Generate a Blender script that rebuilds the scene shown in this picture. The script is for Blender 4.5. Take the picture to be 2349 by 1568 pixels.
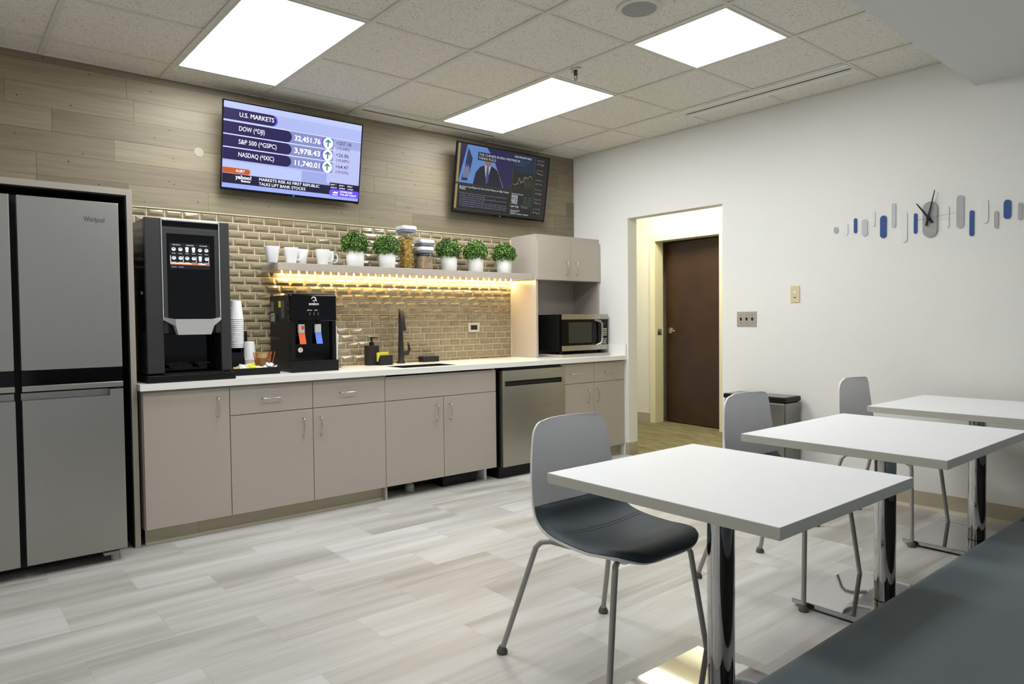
import bpy, math, random
from math import sin, cos, pi, radians
from mathutils import Vector, Matrix
for o in list(bpy.data.objects): bpy.data.objects.remove(o)
sc = bpy.context.scene
COL = sc.collection
R = random.Random(7)

# ------------------------------------------------------------- camera, world, exposure
cd = bpy.data.cameras.new('camera'); cam = bpy.data.objects.new('camera', cd); COL.objects.link(cam)
CAM = Vector((-4.6154, -4.6362, 1.1689)); yaw, pit, rol = radians(-39.8118), radians(-1.7449), radians(-0.6092)
fw = Vector((sin(-yaw)*cos(pit), cos(yaw)*cos(pit), sin(pit)))
r0 = Vector((cos(yaw), sin(yaw), 0)); u0 = r0.cross(fw)
rt = r0*cos(rol)+u0*sin(rol); up = -r0*sin(rol)+u0*cos(rol)
cam.matrix_world = Matrix(((rt.x, up.x, -fw.x, CAM.x), (rt.y, up.y, -fw.y, CAM.y), (rt.z, up.z, -fw.z, CAM.z), (0, 0, 0, 1)))
cd.sensor_width = 36; cd.lens = 1604.17*36/2349; cd.clip_start = 0.05; cd.clip_end = 60
sc.camera = cam
w = bpy.data.worlds.new('world'); sc.world = w; w.use_nodes = True
w.node_tree.nodes['Background'].inputs[0].default_value = (0.8, 0.85, 0.9, 1)
w.node_tree.nodes['Background'].inputs[1].default_value = 0.45
vs = sc.view_settings
vs.view_transform = 'Standard'; vs.look = 'None'; vs.gamma = 1; vs.use_curve_mapping = False
vs.exposure = 0.34
sc.cycles.use_denoising = True
sc.cycles.max_bounces = 10; sc.cycles.diffuse_bounces = 6; sc.cycles.sample_clamp_indirect = 6
PANEL = 12.5      # ceiling panel emission
HALL = 15.0
LED = 1700.0

# ------------------------------------------------------------- materials
def lin(c):
    return tuple(((v/255)/12.92 if v/255 <= .04045 else ((v/255+.055)/1.055)**2.4) for v in c)
MATS = {}
def mat(name, rgb, rough=.5, metal=0., spec=.5, emit=None, es=1., trans=0., coat=0., alpha=1., ior=1.45):
    if name in MATS: return MATS[name]
    m = bpy.data.materials.new(name); m.use_nodes = True; MATS[name] = m
    p = m.node_tree.nodes['Principled BSDF']
    p.inputs['Base Color'].default_value = (*lin(rgb), 1)
    p.inputs['Roughness'].default_value = rough; p.inputs['Metallic'].default_value = metal
    p.inputs['Specular IOR Level'].default_value = spec; p.inputs['IOR'].default_value = ior
    p.inputs['Transmission Weight'].default_value = trans; p.inputs['Coat Weight'].default_value = coat
    p.inputs['Alpha'].default_value = alpha
    if emit:
        p.inputs['Emission Color'].default_value = (*lin(emit), 1); p.inputs['Emission Strength'].default_value = es
    return m
def nodes(m): return m.node_tree.nodes, m.node_tree.links, m.node_tree.nodes['Principled BSDF']
def N(nt, t, **k):
    n = nt.new(t)
    for a, b in k.items(): setattr(n, a, b)
    return n
def add_noise(m, scale=(1, 1, 1), amt=.06, bump=0., nscale=8., detail=4, bscale=None, dist=.002):
    """brightness variation and bump from object-space noise"""
    nt, L, p = nodes(m)
    tc = N(nt, 'ShaderNodeTexCoord'); mp = N(nt, 'ShaderNodeMapping'); mp.inputs['Scale'].default_value = scale
    L.new(tc.outputs['Object'], mp.inputs['Vector'])
    no = N(nt, 'ShaderNodeTexNoise'); no.inputs['Scale'].default_value = nscale; no.inputs['Detail'].default_value = detail
    L.new(mp.outputs[0], no.inputs['Vector'])
    if amt:
        base = p.inputs['Base Color'].default_value[:]
        mr = N(nt, 'ShaderNodeMapRange'); mr.inputs['To Min'].default_value = 1-amt; mr.inputs['To Max'].default_value = 1+amt
        mr.inputs['From Min'].default_value = .3; mr.inputs['From Max'].default_value = .7
        L.new(no.outputs[0], mr.inputs['Value'])
        vm = N(nt, 'ShaderNodeVectorMath', operation='SCALE'); vm.inputs[0].default_value = base[:3]
        L.new(mr.outputs[0], vm.inputs['Scale']); L.new(vm.outputs[0], p.inputs['Base Color'])
    if bump:
        b = N(nt, 'ShaderNodeBump'); b.inputs['Strength'].default_value = bump; b.inputs['Distance'].default_value = dist
        L.new(no.outputs[0], b.inputs['Height']); L.new(b.outputs[0], p.inputs['Normal'])
    return m

M_wall = add_noise(mat('white wall paint', (231, 230, 224), .62), amt=.012, bump=.08, nscale=60)
M_wallh = add_noise(mat('cream wall paint', (230, 226, 208), .6), amt=.012, bump=.05, nscale=60)
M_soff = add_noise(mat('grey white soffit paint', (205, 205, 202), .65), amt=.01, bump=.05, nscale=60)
M_trimw = mat('white trim', (228, 226, 216), .45)
M_base = add_noise(mat('tan cove base', (176, 168, 143), .45), amt=.03, nscale=5)
M_counter = add_noise(mat('white quartz', (240, 238, 232), .22), amt=.01, nscale=40)
M_lam = add_noise(mat('taupe laminate', (177, 168, 156), .2, spec=.45), (1.2, 1.2, 40), amt=.012, nscale=3)
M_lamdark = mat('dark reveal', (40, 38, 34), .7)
M_steel = add_noise(mat('brushed stainless steel', (168, 166, 160), .38, 1.), (160, 160, 1.2), amt=.02, bump=.02, nscale=3, dist=.0005)
M_steelh = add_noise(mat('brushed steel horizontal', (176, 173, 162), .32, 1.), (1.2, 1.2, 90), amt=.06, bump=.04, nscale=3, dist=.0005)
M_nickel = mat('satin nickel', (200, 198, 192), .25, 1.)
M_chrome = mat('polished chrome', (196, 196, 198), .04, 1.)
M_black = mat('black plastic', (16, 16, 16), .4, spec=.3)
M_bgloss = mat('glossy black', (7, 7, 8), .08, spec=.25)
M_bmatte = mat('matte black', (26, 26, 27), .55)
M_char = add_noise(mat('charcoal plastic', (52, 52, 52), .42), amt=.02, bump=.05, nscale=400)
M_silver = mat('silver plastic', (212, 212, 210), .32, .25)
M_tabletop = add_noise(mat('white laminate top', (246, 246, 246), .38), amt=.006, nscale=20)
M_edge = mat('greige table edge', (196, 193, 181), .45)
M_shell = mat('light grey chair plastic', (228, 227, 228), .42)
M_leg = mat('grey powder coat', (160, 157, 151), .4, .2)
M_glide = mat('grey glide', (92, 89, 84), .6)
M_vinyl = add_noise(mat('slate vinyl', (50, 59, 65), .52, spec=.4), amt=.03, bump=.12, nscale=350, dist=.0006)
M_bench = add_noise(mat('slate bench vinyl', (98, 107, 112), .5), amt=.03, bump=.1, nscale=300, dist=.0006)
M_white = mat('white ceramic', (242, 242, 242), .25)
M_foam = mat('white foam cup', (240, 240, 240), .6)
M_pot = mat('white ribbed pot', (238, 238, 234), .4)
M_door = add_noise(mat('dark brown door veneer', (60, 41, 25), .42), (1, 1, 1), amt=.16, nscale=4, detail=8)
M_ivory = mat('ivory plastic', (214, 203, 166), .4)
M_blue = mat('blue acrylic', (44, 78, 140), .35)
M_pgrey = mat('grey acrylic', (172, 173, 173), .4)
M_plg = mat('pale grey acrylic', (190, 192, 194), .4)
M_pwhite = mat('white acrylic', (226, 226, 224), .4)
M_tbar = mat('ceiling grid', (206, 204, 192), .5)
M_vent = mat('diffuser white', (222, 220, 210), .5)
M_dark = mat('slot black', (10, 10, 10), .8)
M_grille = mat('speaker grille', (150, 150, 148), .6)
M_glass = mat('clear canister', (245, 248, 250), .03, trans=1., ior=1.2)
M_lid = mat('white lid', (232, 232, 240), .3)
M_lidg = mat('lid gasket grey', (130, 134, 150), .4)
M_yellow = mat('yellow sponge', (222, 212, 60), .8)
M_orange = mat('orange plastic', (214, 92, 44), .4)
M_bluep = mat('blue plastic lever', (88, 126, 222), .4)
M_lgrey = mat('light grey plastic', (180, 180, 178), .4)
M_tan = mat('kraft paper', (196, 164, 112), .7)
M_brown = mat('brown paper', (150, 108, 62), .7)
M_paper = mat('white paper', (236, 234, 228), .8)
M_pink = mat('pink paper', (214, 120, 130), .7)
M_panel = mat('light diffuser', (255, 255, 255), .5, emit=(249, 252, 255), es=PANEL)
M_hall = mat('hall light diffuser', (255, 255, 255), .5, emit=(255, 248, 224), es=HALL)
M_led = mat('warm led', (255, 220, 150), .5, emit=(255, 222, 156), es=LED)
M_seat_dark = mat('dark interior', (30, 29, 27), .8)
M_rubber = mat('sink black composite', (20, 20, 20), .5)
M_yel = mat('yellow sticker', (226, 216, 40), .6)
M_stick = mat('grey sticker', (170, 168, 160), .6)
M_red = mat('red button', (214, 60, 40), .4)
M_shadowgrey = mat('niche grey laminate', (150, 143, 130), .4)

def attr_mat(name, ramp, rough, attr='rnd', grain=None, spec=.5, bump=0, metal=0.):
    m = mat(name, (128, 128, 128), rough, metal, spec); nt, L, p = nodes(m)
    at = N(nt, 'ShaderNodeAttribute', attribute_name=attr)
    cr = N(nt, 'ShaderNodeValToRGB'); e = cr.color_ramp.elements
    while len(e) < len(ramp): e.new(.5)
    for i, c in enumerate(ramp): e[i].position = i/(len(ramp)-1); e[i].color = (*lin(c), 1)
    L.new(at.outputs['Fac'], cr.inputs[0])
    out = cr.outputs[0]
    if grain:
        tc = N(nt, 'ShaderNodeTexCoord'); mp = N(nt, 'ShaderNodeMapping'); mp.inputs['Scale'].default_value = grain[0]
        L.new(tc.outputs['Object'], mp.inputs['Vector'])
        ad = N(nt, 'ShaderNodeVectorMath', operation='ADD'); cb = N(nt, 'ShaderNodeCombineXYZ')
        ml = N(nt, 'ShaderNodeMath', operation='MULTIPLY'); ml.inputs[1].default_value = 57.
        L.new(at.outputs['Fac'], ml.inputs[0]); L.new(ml.outputs[0], cb.inputs[0]); L.new(ml.outputs[0], cb.inputs[2])
        L.new(mp.outputs[0], ad.inputs[0]); L.new(cb.outputs[0], ad.inputs[1])
        no = N(nt, 'ShaderNodeTexNoise'); no.inputs['Scale'].default_value = grain[1]; no.inputs['Detail'].default_value = 6
        no.inputs['Distortion'].default_value = .4
        L.new(ad.outputs[0], no.inputs['Vector'])
        mr = N(nt, 'ShaderNodeMapRange'); mr.inputs['From Min'].default_value = .3; mr.inputs['From Max'].default_value = .7
        mr.inputs['To Min'].default_value = 1-grain[2]; mr.inputs['To Max'].default_value = 1+grain[2]
        L.new(no.outputs[0], mr.inputs[0])
        v = N(nt, 'ShaderNodeVectorMath', operation='SCALE'); L.new(out, v.inputs[0]); L.new(mr.outputs[0], v.inputs['Scale'])
        out = v.outputs[0]
        if bump:
            b = N(nt, 'ShaderNodeBump'); b.inputs['Strength'].default_value = bump; b.inputs['Distance'].default_value = .001
            L.new(no.outputs[0], b.inputs['Height']); L.new(b.outputs[0], p.inputs['Normal'])
    L.new(out, p.inputs['Base Color'])
    return m
M_plank = attr_mat('weathered wood plank', [(112, 102, 82), (126, 115, 92), (136, 125, 101), (120, 107, 85), (130, 121, 101)], .5, grain=((1.3, 1, 22), 2.2, .13), bump=.12)
M_tile = attr_mat('glossy taupe tile', [(136, 124, 100), (144, 131, 105), (152, 139, 112)], .13, grain=((2, 1, 60), 3, .06), spec=.6)
M_grout = mat('cream grout', (222, 210, 178), .8)
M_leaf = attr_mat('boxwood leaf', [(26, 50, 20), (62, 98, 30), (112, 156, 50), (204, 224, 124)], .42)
M_pasta = attr_mat('dry pasta', [(170, 128, 50), (226, 192, 92), (236, 210, 120), (196, 130, 84)], .6)
M_grain = attr_mat('mixed grain', [(140, 104, 66), (216, 190, 148), (238, 222, 190), (176, 140, 104)], .7)

def floor_material():
    m = mat('pale striated vinyl plank', (190, 188, 178), .36, spec=.45); nt, L, p = nodes(m)
    g = N(nt, 'ShaderNodeNewGeometry'); sx = N(nt, 'ShaderNodeSeparateXYZ'); L.new(g.outputs['Position'], sx.inputs[0])
    def MA(op, a, b=None):
        n = N(nt, 'ShaderNodeMath', operation=op)
        for i, v in enumerate((a, b)):
            if v is None: continue
            if isinstance(v, (int, float)): n.inputs[i].default_value = v
            else: L.new(v, n.inputs[i])
        return n.outputs[0]
    yy = MA('DIVIDE', MA('ADD', sx.outputs[1], .59), -.3115)
    row = MA('FLOOR', yy); par = MA('MODULO', MA('ADD', row, 40), 2)
    xx = MA('ADD', MA('DIVIDE', MA('ADD', sx.outputs[0], 3.645), .583), MA('MULTIPLY', par, .5))
    col = MA('FLOOR', xx)
    cb = N(nt, 'ShaderNodeCombineXYZ'); L.new(row, cb.inputs[0]); L.new(col, cb.inputs[1])
    wn = N(nt, 'ShaderNodeTexWhiteNoise'); wn.noise_dimensions = '3D'; L.new(cb.outputs[0], wn.inputs['Vector'])
    rnd = wn.outputs['Value']
    # streaks run along x, shifted per plank
    v1 = N(nt, 'ShaderNodeCombineXYZ')
    L.new(MA('ADD', MA('MULTIPLY', sx.outputs[0], .75), MA('MULTIPLY', rnd, 30)), v1.inputs[0])
    L.new(MA('ADD', MA('MULTIPLY', sx.outputs[1], 9.), MA('MULTIPLY', rnd, 91)), v1.inputs[1])
    n1 = N(nt, 'ShaderNodeTexNoise'); n1.inputs['Scale'].default_value = 1.; n1.inputs['Detail'].default_value = 5; n1.inputs['Distortion'].default_value = .5
    L.new(v1.outputs[0], n1.inputs['Vector'])
    v2 = N(nt, 'ShaderNodeCombineXYZ')
    L.new(MA('ADD', MA('MULTIPLY', sx.outputs[0], 6), MA('MULTIPLY', rnd, 30)), v2.inputs[0])
    L.new(MA('MULTIPLY', sx.outputs[1], 70.), v2.inputs[1])
    n2 = N(nt, 'ShaderNodeTexNoise'); n2.inputs['Scale'].default_value = 1.; n2.inputs['Detail'].default_value = 6
    L.new(v2.outputs[0], n2.inputs['Vector'])
    f = MA('ADD', MA('ADD', MA('MULTIPLY', MA('SUBTRACT', n1.outputs[0], .5), 1.5), MA('MULTIPLY', MA('SUBTRACT', n2.outputs[0], .5), .3)),
           MA('ADD', MA('MULTIPLY', rnd, .42), .3))
    cr = N(nt, 'ShaderNodeValToRGB'); e = cr.color_ramp.elements
    e[0].position = .12; e[0].color = (*lin((155, 151, 142)), 1); e[1].position = .92; e[1].color = (*lin((204, 203, 200)), 1)
    q = e.new(.5); q.color = (*lin((183, 180, 174)), 1)
    L.new(f, cr.inputs[0])
    # seams
    fy = MA('FRACT', yy); fx = MA('FRACT', xx)
    ey = MA('MINIMUM', fy, MA('SUBTRACT', 1, fy)); ex = MA('MINIMUM', fx, MA('SUBTRACT', 1, fx))
    d = MA('MINIMUM', MA('MULTIPLY', ey, .3115), MA('MULTIPLY', ex, .583))
    seam = MA('LESS_THAN', d, .0009)
    mx = N(nt, 'ShaderNodeMix', data_type='RGBA'); L.new(MA('MULTIPLY', seam, .35), mx.inputs['Factor'])
    L.new(cr.outputs[0], mx.inputs['A']); mx.inputs['B'].default_value = (*lin((120, 116, 104)), 1)
    L.new(mx.outputs['Result'], p.inputs['Base Color'])
    b = N(nt, 'ShaderNodeBump'); b.inputs['Strength'].default_value = .12; b.inputs['Distance'].default_value = .001
    L.new(n2.outputs[0], b.inputs['Height']); L.new(b.outputs[0], p.inputs['Normal'])
    return m
M_floor = floor_material()

def carpet_material():
    m = mat('olive striped carpet', (130, 120, 80), .95, spec=.1); nt, L, p = nodes(m)
    tc = N(nt, 'ShaderNodeTexCoord'); mp = N(nt, 'ShaderNodeMapping'); mp.inputs['Scale'].default_value = (20, 2.6, 1)
    mp.inputs['Rotation'].default_value = (0, 0, .25)
    L.new(tc.outputs['Object'], mp.inputs[0])
    n1 = N(nt, 'ShaderNodeTexNoise'); n1.inputs['Scale'].default_value = 1.5; n1.inputs['Detail'].default_value = 6; n1.inputs['Distortion'].default_value = 1.
    L.new(mp.outputs[0], n1.inputs[0])
    cr = N(nt, 'ShaderNodeValToRGB'); e = cr.color_ramp.elements
    e[0].position = .36; e[0].color = (*lin((104, 97, 72)), 1); e[1].position = .62; e[1].color = (*lin((140, 132, 100)), 1)
    L.new(n1.outputs[0], cr.inputs[0]); L.new(cr.outputs[0], p.inputs['Base Color'])
    n2 = N(nt, 'ShaderNodeTexNoise'); n2.inputs['Scale'].default_value = 220; L.new(tc.outputs['Object'], n2.inputs[0])
    b = N(nt, 'ShaderNodeBump'); b.inputs['Strength'].default_value = .6; b.inputs['Distance'].default_value = .004
    L.new(n2.outputs[0], b.inputs['Height']); L.new(b.outputs[0], p.inputs['Normal'])
    return m
M_carpet = carpet_material()

def ceiling_material():
    m = mat('fissured ceiling tile', (222, 219, 208), .9, spec=.2); nt, L, p = nodes(m)
    tc = N(nt, 'ShaderNodeTexCoord')
    n1 = N(nt, 'ShaderNodeTexNoise'); n1.inputs['Scale'].default_value = 125; n1.inputs['Detail'].default_value = 3; n1.inputs['Distortion'].default_value = 1.2
    L.new(tc.outputs['Object'], n1.inputs[0])
    cr = N(nt, 'ShaderNodeValToRGB'); e = cr.color_ramp.elements
    e[0].position = .33; e[0].color = (*lin((160, 156, 144)), 1); e[1].position = .43; e[1].color = (*lin((224, 221, 210)), 1)
    L.new(n1.outputs[0], cr.inputs[0]); L.new(cr.outputs[0], p.inputs['Base Color'])
    b = N(nt, 'ShaderNodeBump'); b.inputs['Strength'].default_value = .8; b.inputs['Distance'].default_value = .003
    L.new(n1.outputs[0], b.inputs['Height']); L.new(b.outputs[0], p.inputs['Normal'])
    return m
M_ceil = ceiling_material()

# ------------------------------------------------------------- mesh helpers
class MB:
    def __init__(s): s.v = []; s.f = []; s.m = []; s.sm = []; s.r = []; s.cur = 0; s.rv = 0.
    def mat(s, i): s.cur = i; return s
    def face(s, pts, smooth=False):
        n = len(s.v); s.v += [tuple(p) for p in pts]; s.f.append(tuple(range(n, n+len(pts)))); s.m.append(s.cur); s.sm.append(smooth); s.r.append(s.rv)
    def faces(s, vs, fs, smooth=False):
        n = len(s.v); s.v += [tuple(p) for p in vs]
        for f in fs: s.f.append(tuple(n+i for i in f)); s.m.append(s.cur); s.sm.append(smooth); s.r.append(s.rv)
    def box(s, x0, x1, y0, y1, z0, z1):
        if x0 > x1: x0, x1 = x1, x0
        if y0 > y1: y0, y1 = y1, y0
        if z0 > z1: z0, z1 = z1, z0
        v = [(x0,y0,z0),(x1,y0,z0),(x1,y1,z0),(x0,y1,z0),(x0,y0,z1),(x1,y0,z1),(x1,y1,z1),(x0,y1,z1)]
        s.faces(v, [(0,3,2,1),(4,5,6,7),(0,1,5,4),(1,2,6,5),(2,3,7,6),(3,0,4,7)]); return s
    def hexa(s, b, t):
        """b,t: 4 points each, ccw seen from above"""
        s.faces(list(b)+list(t), [(0,3,2,1),(4,5,6,7),(0,1,5,4),(1,2,6,5),(2,3,7,6),(3,0,4,7)]); return s
    def prism(s, poly, a0, a1, axis='y', smooth=False):
        """poly: list of 2D pts; extruded along axis from a0 to a1"""
        def P(p, a):
            return {'y': (p[0], a, p[1]), 'z': (p[0], p[1], a), 'x': (a, p[0], p[1])}[axis]
        n = len(poly); A = [P(p, a0) for p in poly]; B = [P(p, a1) for p in poly]
        s.face(A[::-1] if axis != 'y' else A); s.face(B if axis != 'y' else B[::-1])
        s.faces(A+B, [(i, (i+1) % n, n+(i+1) % n, n+i) if axis != 'y' else ((i+1) % n, i, n+i, n+(i+1) % n) for i in range(n)], smooth); return s
    def lathe(s, prof, c=(0, 0, 0), n=24, cap=True, ax=2):
        def ring(r, z):
            o = []
            for k in range(n):
                a = 2*pi*k/n; p = (r*cos(a), r*sin(a), z)
                if ax == 1: p = (p[0], p[2], -p[1])
                if ax == 0: p = (p[2], p[0], p[1])
                o.append((c[0]+p[0], c[1]+p[1], c[2]+p[2]))
            return o
        i = 0; segs = []; cur = [0]
        for i in range(1, len(prof)):
            cur.append(i)
            if i < len(prof)-1:
                a = Vector((prof[i][0]-prof[i-1][0], prof[i][1]-prof[i-1][1])); b = Vector((prof[i+1][0]-prof[i][0], prof[i+1][1]-prof[i][1]))
                if a.length > 1e-9 and b.length > 1e-9 and a.angle(b) > .7: segs.append(cur); cur = [i]
        segs.append(cur)
        for sg in segs:
            vs = []; fs = []
            for j, q in enumerate(sg):
                vs += ring(*prof[q])
                if j:
                    for k in range(n):
                        fs.append(((j-1)*n+k, (j-1)*n+(k+1) % n, j*n+(k+1) % n, j*n+k))
            s.faces(vs, fs, True)
        if cap:
            if prof[0][0] > 1e-6: s.face(ring(*prof[0])[::-1])
            if prof[-1][0] > 1e-6: s.face(ring(*prof[-1]))
        return s
    def tube(s, pts, r, n=10, cap=True):
        P = [Vector(p) for p in pts]; rs = r if isinstance(r, (list, tuple)) else [r]*len(P)
        rings = []; up_ = None
        for i, p in enumerate(P):
            t = (P[min(i+1, len(P)-1)]-P[max(i-1, 0)]).normalized()
            if up_ is None: up_ = Vector((0, 0, 1)) if abs(t.z) < .9 else Vector((1, 0, 0))
            a = t.cross(up_).normalized(); b = a.cross(t).normalized(); up_ = b
            rings.append([p+rs[i]*(cos(2*pi*k/n)*a+sin(2*pi*k/n)*b) for k in range(n)])
        vs = [v for g in rings for v in g]
        s.faces(vs, [((i)*n+k, i*n+(k+1) % n, (i+1)*n+(k+1) % n, (i+1)*n+k) for i in range(len(P)-1) for k in range(n)], True)
        if cap: s.face(rings[0][::-1]); s.face(rings[-1])
        return s
    def grid(s, fn, nu, nv, smooth=True, flip=False):
        vs = [fn(i/nu, j/nv) for i in range(nu+1) for j in range(nv+1)]
        fs = []
        for i in range(nu):
            for j in range(nv):
                a = i*(nv+1)+j; q = (a, a+1, a+nv+2, a+nv+1); fs.append(q[::-1] if flip else q)
        s.faces(vs, fs, smooth); return s
def obj(name, mb, mats, parent=None, bevel=0., seg=2, loc=None, flat=False):
    me = bpy.data.meshes.new(name); me.from_pydata(mb.v, [], mb.f)
    for m in (mats if isinstance(mats, (list, tuple)) else [mats]): me.materials.append(m)
    me.polygons.foreach_set('material_index', mb.m); me.polygons.foreach_set('use_smooth', mb.sm)
    if any(mb.r):
        a = me.attributes.new('rnd', 'FLOAT', 'FACE'); a.data.foreach_set('value', mb.r)
    me.validate(); me.update()
    o = bpy.data.objects.new(name, me); COL.objects.link(o)
    if parent: o.parent = parent
    if loc: o.location = loc
    if bevel:
        b = o.modifiers.new('bevel', 'BEVEL'); b.width = bevel; b.segments = seg; b.limit_method = 'ANGLE'; b.angle_limit = radians(40); b.harden_normals = False
    return o
def tag(o, label, cat, group=None, kind=None):
    o['label'] = label; o['category'] = cat
    if group: o['group'] = group
    if kind: o['kind'] = kind
    return o
def thing(name, label, cat, loc=(0, 0, 0), rz=0., group=None):
    o = bpy.data.objects.new(name, None); COL.objects.link(o); o.location = loc; o.rotation_euler = (0, 0, rz); o.empty_display_size = .1
    return tag(o, label, cat, group)
def struct(name, mb, mats, bevel=0., parent=None):
    o = obj(name, mb, mats, parent, bevel)
    if not parent: o['kind'] = 'structure'
    return o
def copy_tree(o, parent=None):
    c = o.copy(); COL.objects.link(c)
    if parent: c.parent = parent
    for ch in list(o.children): copy_tree(ch, c)
    return c
def arc(c, r, a0, a1, n, plane='xz', other=0.):
    o = []
    for i in range(n+1):
        a = radians(a0+(a1-a0)*i/n); p, q = c[0]+r*cos(a), c[1]+r*sin(a)
        o.append({'xz': (p, other, q), 'yz': (other, p, q), 'xy': (p, q, other)}[plane])
    return o

TXT = {}
def text_faces(body, bold=0.):
    """text outline as triangles in the unit font size"""
    k = (body, bold)
    if k in TXT: return TXT[k]
    cu = bpy.data.curves.new('lettering', 'FONT'); cu.body = body; cu.size = 1; cu.resolution_u = 3; cu.offset = bold; cu.fill_mode = 'FRONT'
    to = bpy.data.objects.new('lettering', cu); COL.objects.link(to)
    me = bpy.data.meshes.new_from_object(to.evaluated_get(bpy.context.evaluated_depsgraph_get()))
    vs = [v.co[:] for v in me.vertices]; fs = [tuple(p.vertices) for p in me.polygons]
    bpy.data.objects.remove(to); bpy.data.curves.remove(cu); bpy.data.meshes.remove(me)
    w_ = max([v[0] for v in vs], default=0)
    TXT[k] = (vs, fs, w_); return TXT[k]
class Panel:
    """flat graphics on a face: origin o, unit u (right), v (up), n (out)"""
    def __init__(s, o, u, v, lift=.0002):
        s.o = Vector(o); s.u = Vector(u); s.v = Vector(v); s.n = s.u.cross(s.v); s.mb = MB(); s.mats = []; s.h = lift; s.step = .00012
    def slot(s, m):
        if m not in s.mats: s.mats.append(m)
        s.mb.mat(s.mats.index(m))
    def P(s, x, y): return s.o+s.u*x+s.v*y+s.n*s.h
    def poly(s, pts, m, nl=True):
        s.slot(m); s.mb.face([s.P(*p) for p in pts])
        if nl: s.h += s.step
    def rect(s, x0, y0, x1, y1, m): s.poly([(x0, y0), (x1, y0), (x1, y1), (x0, y1)], m)
    def disc(s, x, y, rx, ry, m, n=20): s.poly([(x+rx*cos(2*pi*k/n), y+ry*sin(2*pi*k/n)) for k in range(n)], m)
    def rpill(s, x0, y0, x1, y1, m, left=False):
        r = (y1-y0)/2; p = [(x1-r+r*cos(a), (y0+y1)/2+r*sin(a)) for a in [pi*(k/12-.5) for k in range(13)]]
        if left: p += [(x0+r+r*cos(a), (y0+y1)/2+r*sin(a)) for a in [pi*(k/12+.5) for k in range(13)]]
        else: p += [(x0, y1), (x0, y0)]
        s.poly(p, m)
    def text(s, body, x, y, size, m, bold=0., width=None, sq=None):
        if bold > 0 and 'M' in body:
            vs, fs, w_ = text_faces(body, 0.); s.slot(m); kx = size if not width else width/max(w_, 1e-6)
            for q in (-.012, 0, .012):
                s.mb.faces([s.P(x+v[0]*kx+q*size, y+v[1]*size) for v in vs], fs); s.h += s.step*.3
            s.h += s.step; return
        vs, fs, w_ = text_faces(body, bold); s.slot(m)
        kx = size if not width else width/max(w_, 1e-6)
        s.mb.faces([s.P(x+v[0]*kx, y+v[1]*size) for v in vs], fs); s.h += s.step
    def line(s, pts, wd, m):
        for a, b in zip(pts[:-1], pts[1:]):
            d = Vector((b[0]-a[0], b[1]-a[1])); k = Vector((-d.y, d.x)).normalized()*wd/2
            s.poly([(a[0]-k.x, a[1]-k.y), (b[0]-k.x, b[1]-k.y), (b[0]+k.x, b[1]+k.y), (a[0]+k.x, a[1]+k.y)], m, False)
        s.h += s.step
    def build(s, name, parent): return obj(name, s.mb, s.mats, parent)
def em(rgb, k=1.):
    return mat('screen %d %d %d %.2f' % (*rgb, k), (6, 6, 8), .25, emit=rgb, es=k)
def flat(rgb, rough=.5): return mat('print %d %d %d' % rgb, rgb, rough)

# ------------------------------------------------------------- room shell
H = 2.654; X0 = -7.2; Y0 = -5.4
m = MB(); m.box(X0, 0.0, Y0, 0, -.1, 0); struct('floor', m, M_floor)
m = MB(); m.box(0.0, 4.2, -3.2, 2.6, -.1, 0.0); struct('floor_hall', m, M_carpet)
m = MB(); m.box(X0-.1, .115, 0, .12, 0, H+.1); struct('wall_kitchen', m, M_wall)
YO1, YO2, ZO = -.660, -1.589, 2.033
m = MB()
m.box(0, .115, YO1, 0, 0, H+.1); m.box(0, .115, Y0, YO2, 0, H+.1); m.box(0, .115, YO2, YO1, ZO, H+.1)
struct('wall_right', m, M_wall)
m = MB(); ya = -3.247+(-.0237)*X0*-1; ya = -3.247-.0237*7.2
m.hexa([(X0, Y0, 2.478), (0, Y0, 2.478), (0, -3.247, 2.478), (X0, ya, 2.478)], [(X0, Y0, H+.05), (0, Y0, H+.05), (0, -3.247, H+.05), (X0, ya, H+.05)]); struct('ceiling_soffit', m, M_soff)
m = MB(); m.box(X0-.1, X0, Y0, 0, 0, H+.1); struct('wall_left', m, M_wall)
# ceiling tiles and the grid
GX = [-4.1046+.6096*i for i in range(-5, 7)]; GY = [-.2797-.6096*j for j in range(0, 5)]
lights = [('light panel on the left of the ceiling, above the wall screen with market figures', 3, 0, 2), ('long light panel in the middle of the ceiling nearest the far corner', 6, 0, 2), ('smaller square light panel near the speaker', 6, 3, 4), (None, 3, 3, 4), (None, 0, 0, 2), (None, 0, 3, 4)]
xi = lambda i: -4.1046+.6096*(i-1)
L3 = []
for lab, i, j0, j1 in lights: L3.append((lab, xi(i)-.6096, xi(i), GY[j1], GY[j0]))
# columns: B..C is x -3.495..-2.885 ; E..F is -1.666..-1.057
L3[0] = (L3[0][0], -3.495, -2.8854, GY[2], GY[0]); L3[1] = (L3[1][0], -1.6662, -1.0566, GY[2], GY[0]); L3[2] = (L3[2][0], -1.6662, -1.0566, GY[4], GY[3])
L3[3] = ('added square fill light above the open floor, out of view', -3.495, -2.8854, GY[4], GY[3]); L3[4] = ('added square fill light at the left end of the room, out of view', -5.3238, -4.7142, GY[4], GY[3]); L3.pop()  # two unseen panels added to raise the room's brightness
def inlight(x, y): return any(a < x < b and c < y < d for _, a, b, c, d in L3)
m = MB()
xs = [X0]+GX+[0]; ys = [0]+GY+[-3.42]
for a, b in zip(xs[:-1], xs[1:]):
    for c, d in zip(ys[:-1], ys[1:]):
        if inlight((a+b)/2, (c+d)/2): continue
        m.face([(a, c, H+.006), (b, c, H+.006), (b, d, H+.006), (a, d, H+.006)])
m.box(X0, 0, Y0, 0, H+.09, H+.12)
struct('ceiling', m, M_ceil)
m = MB()
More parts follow.
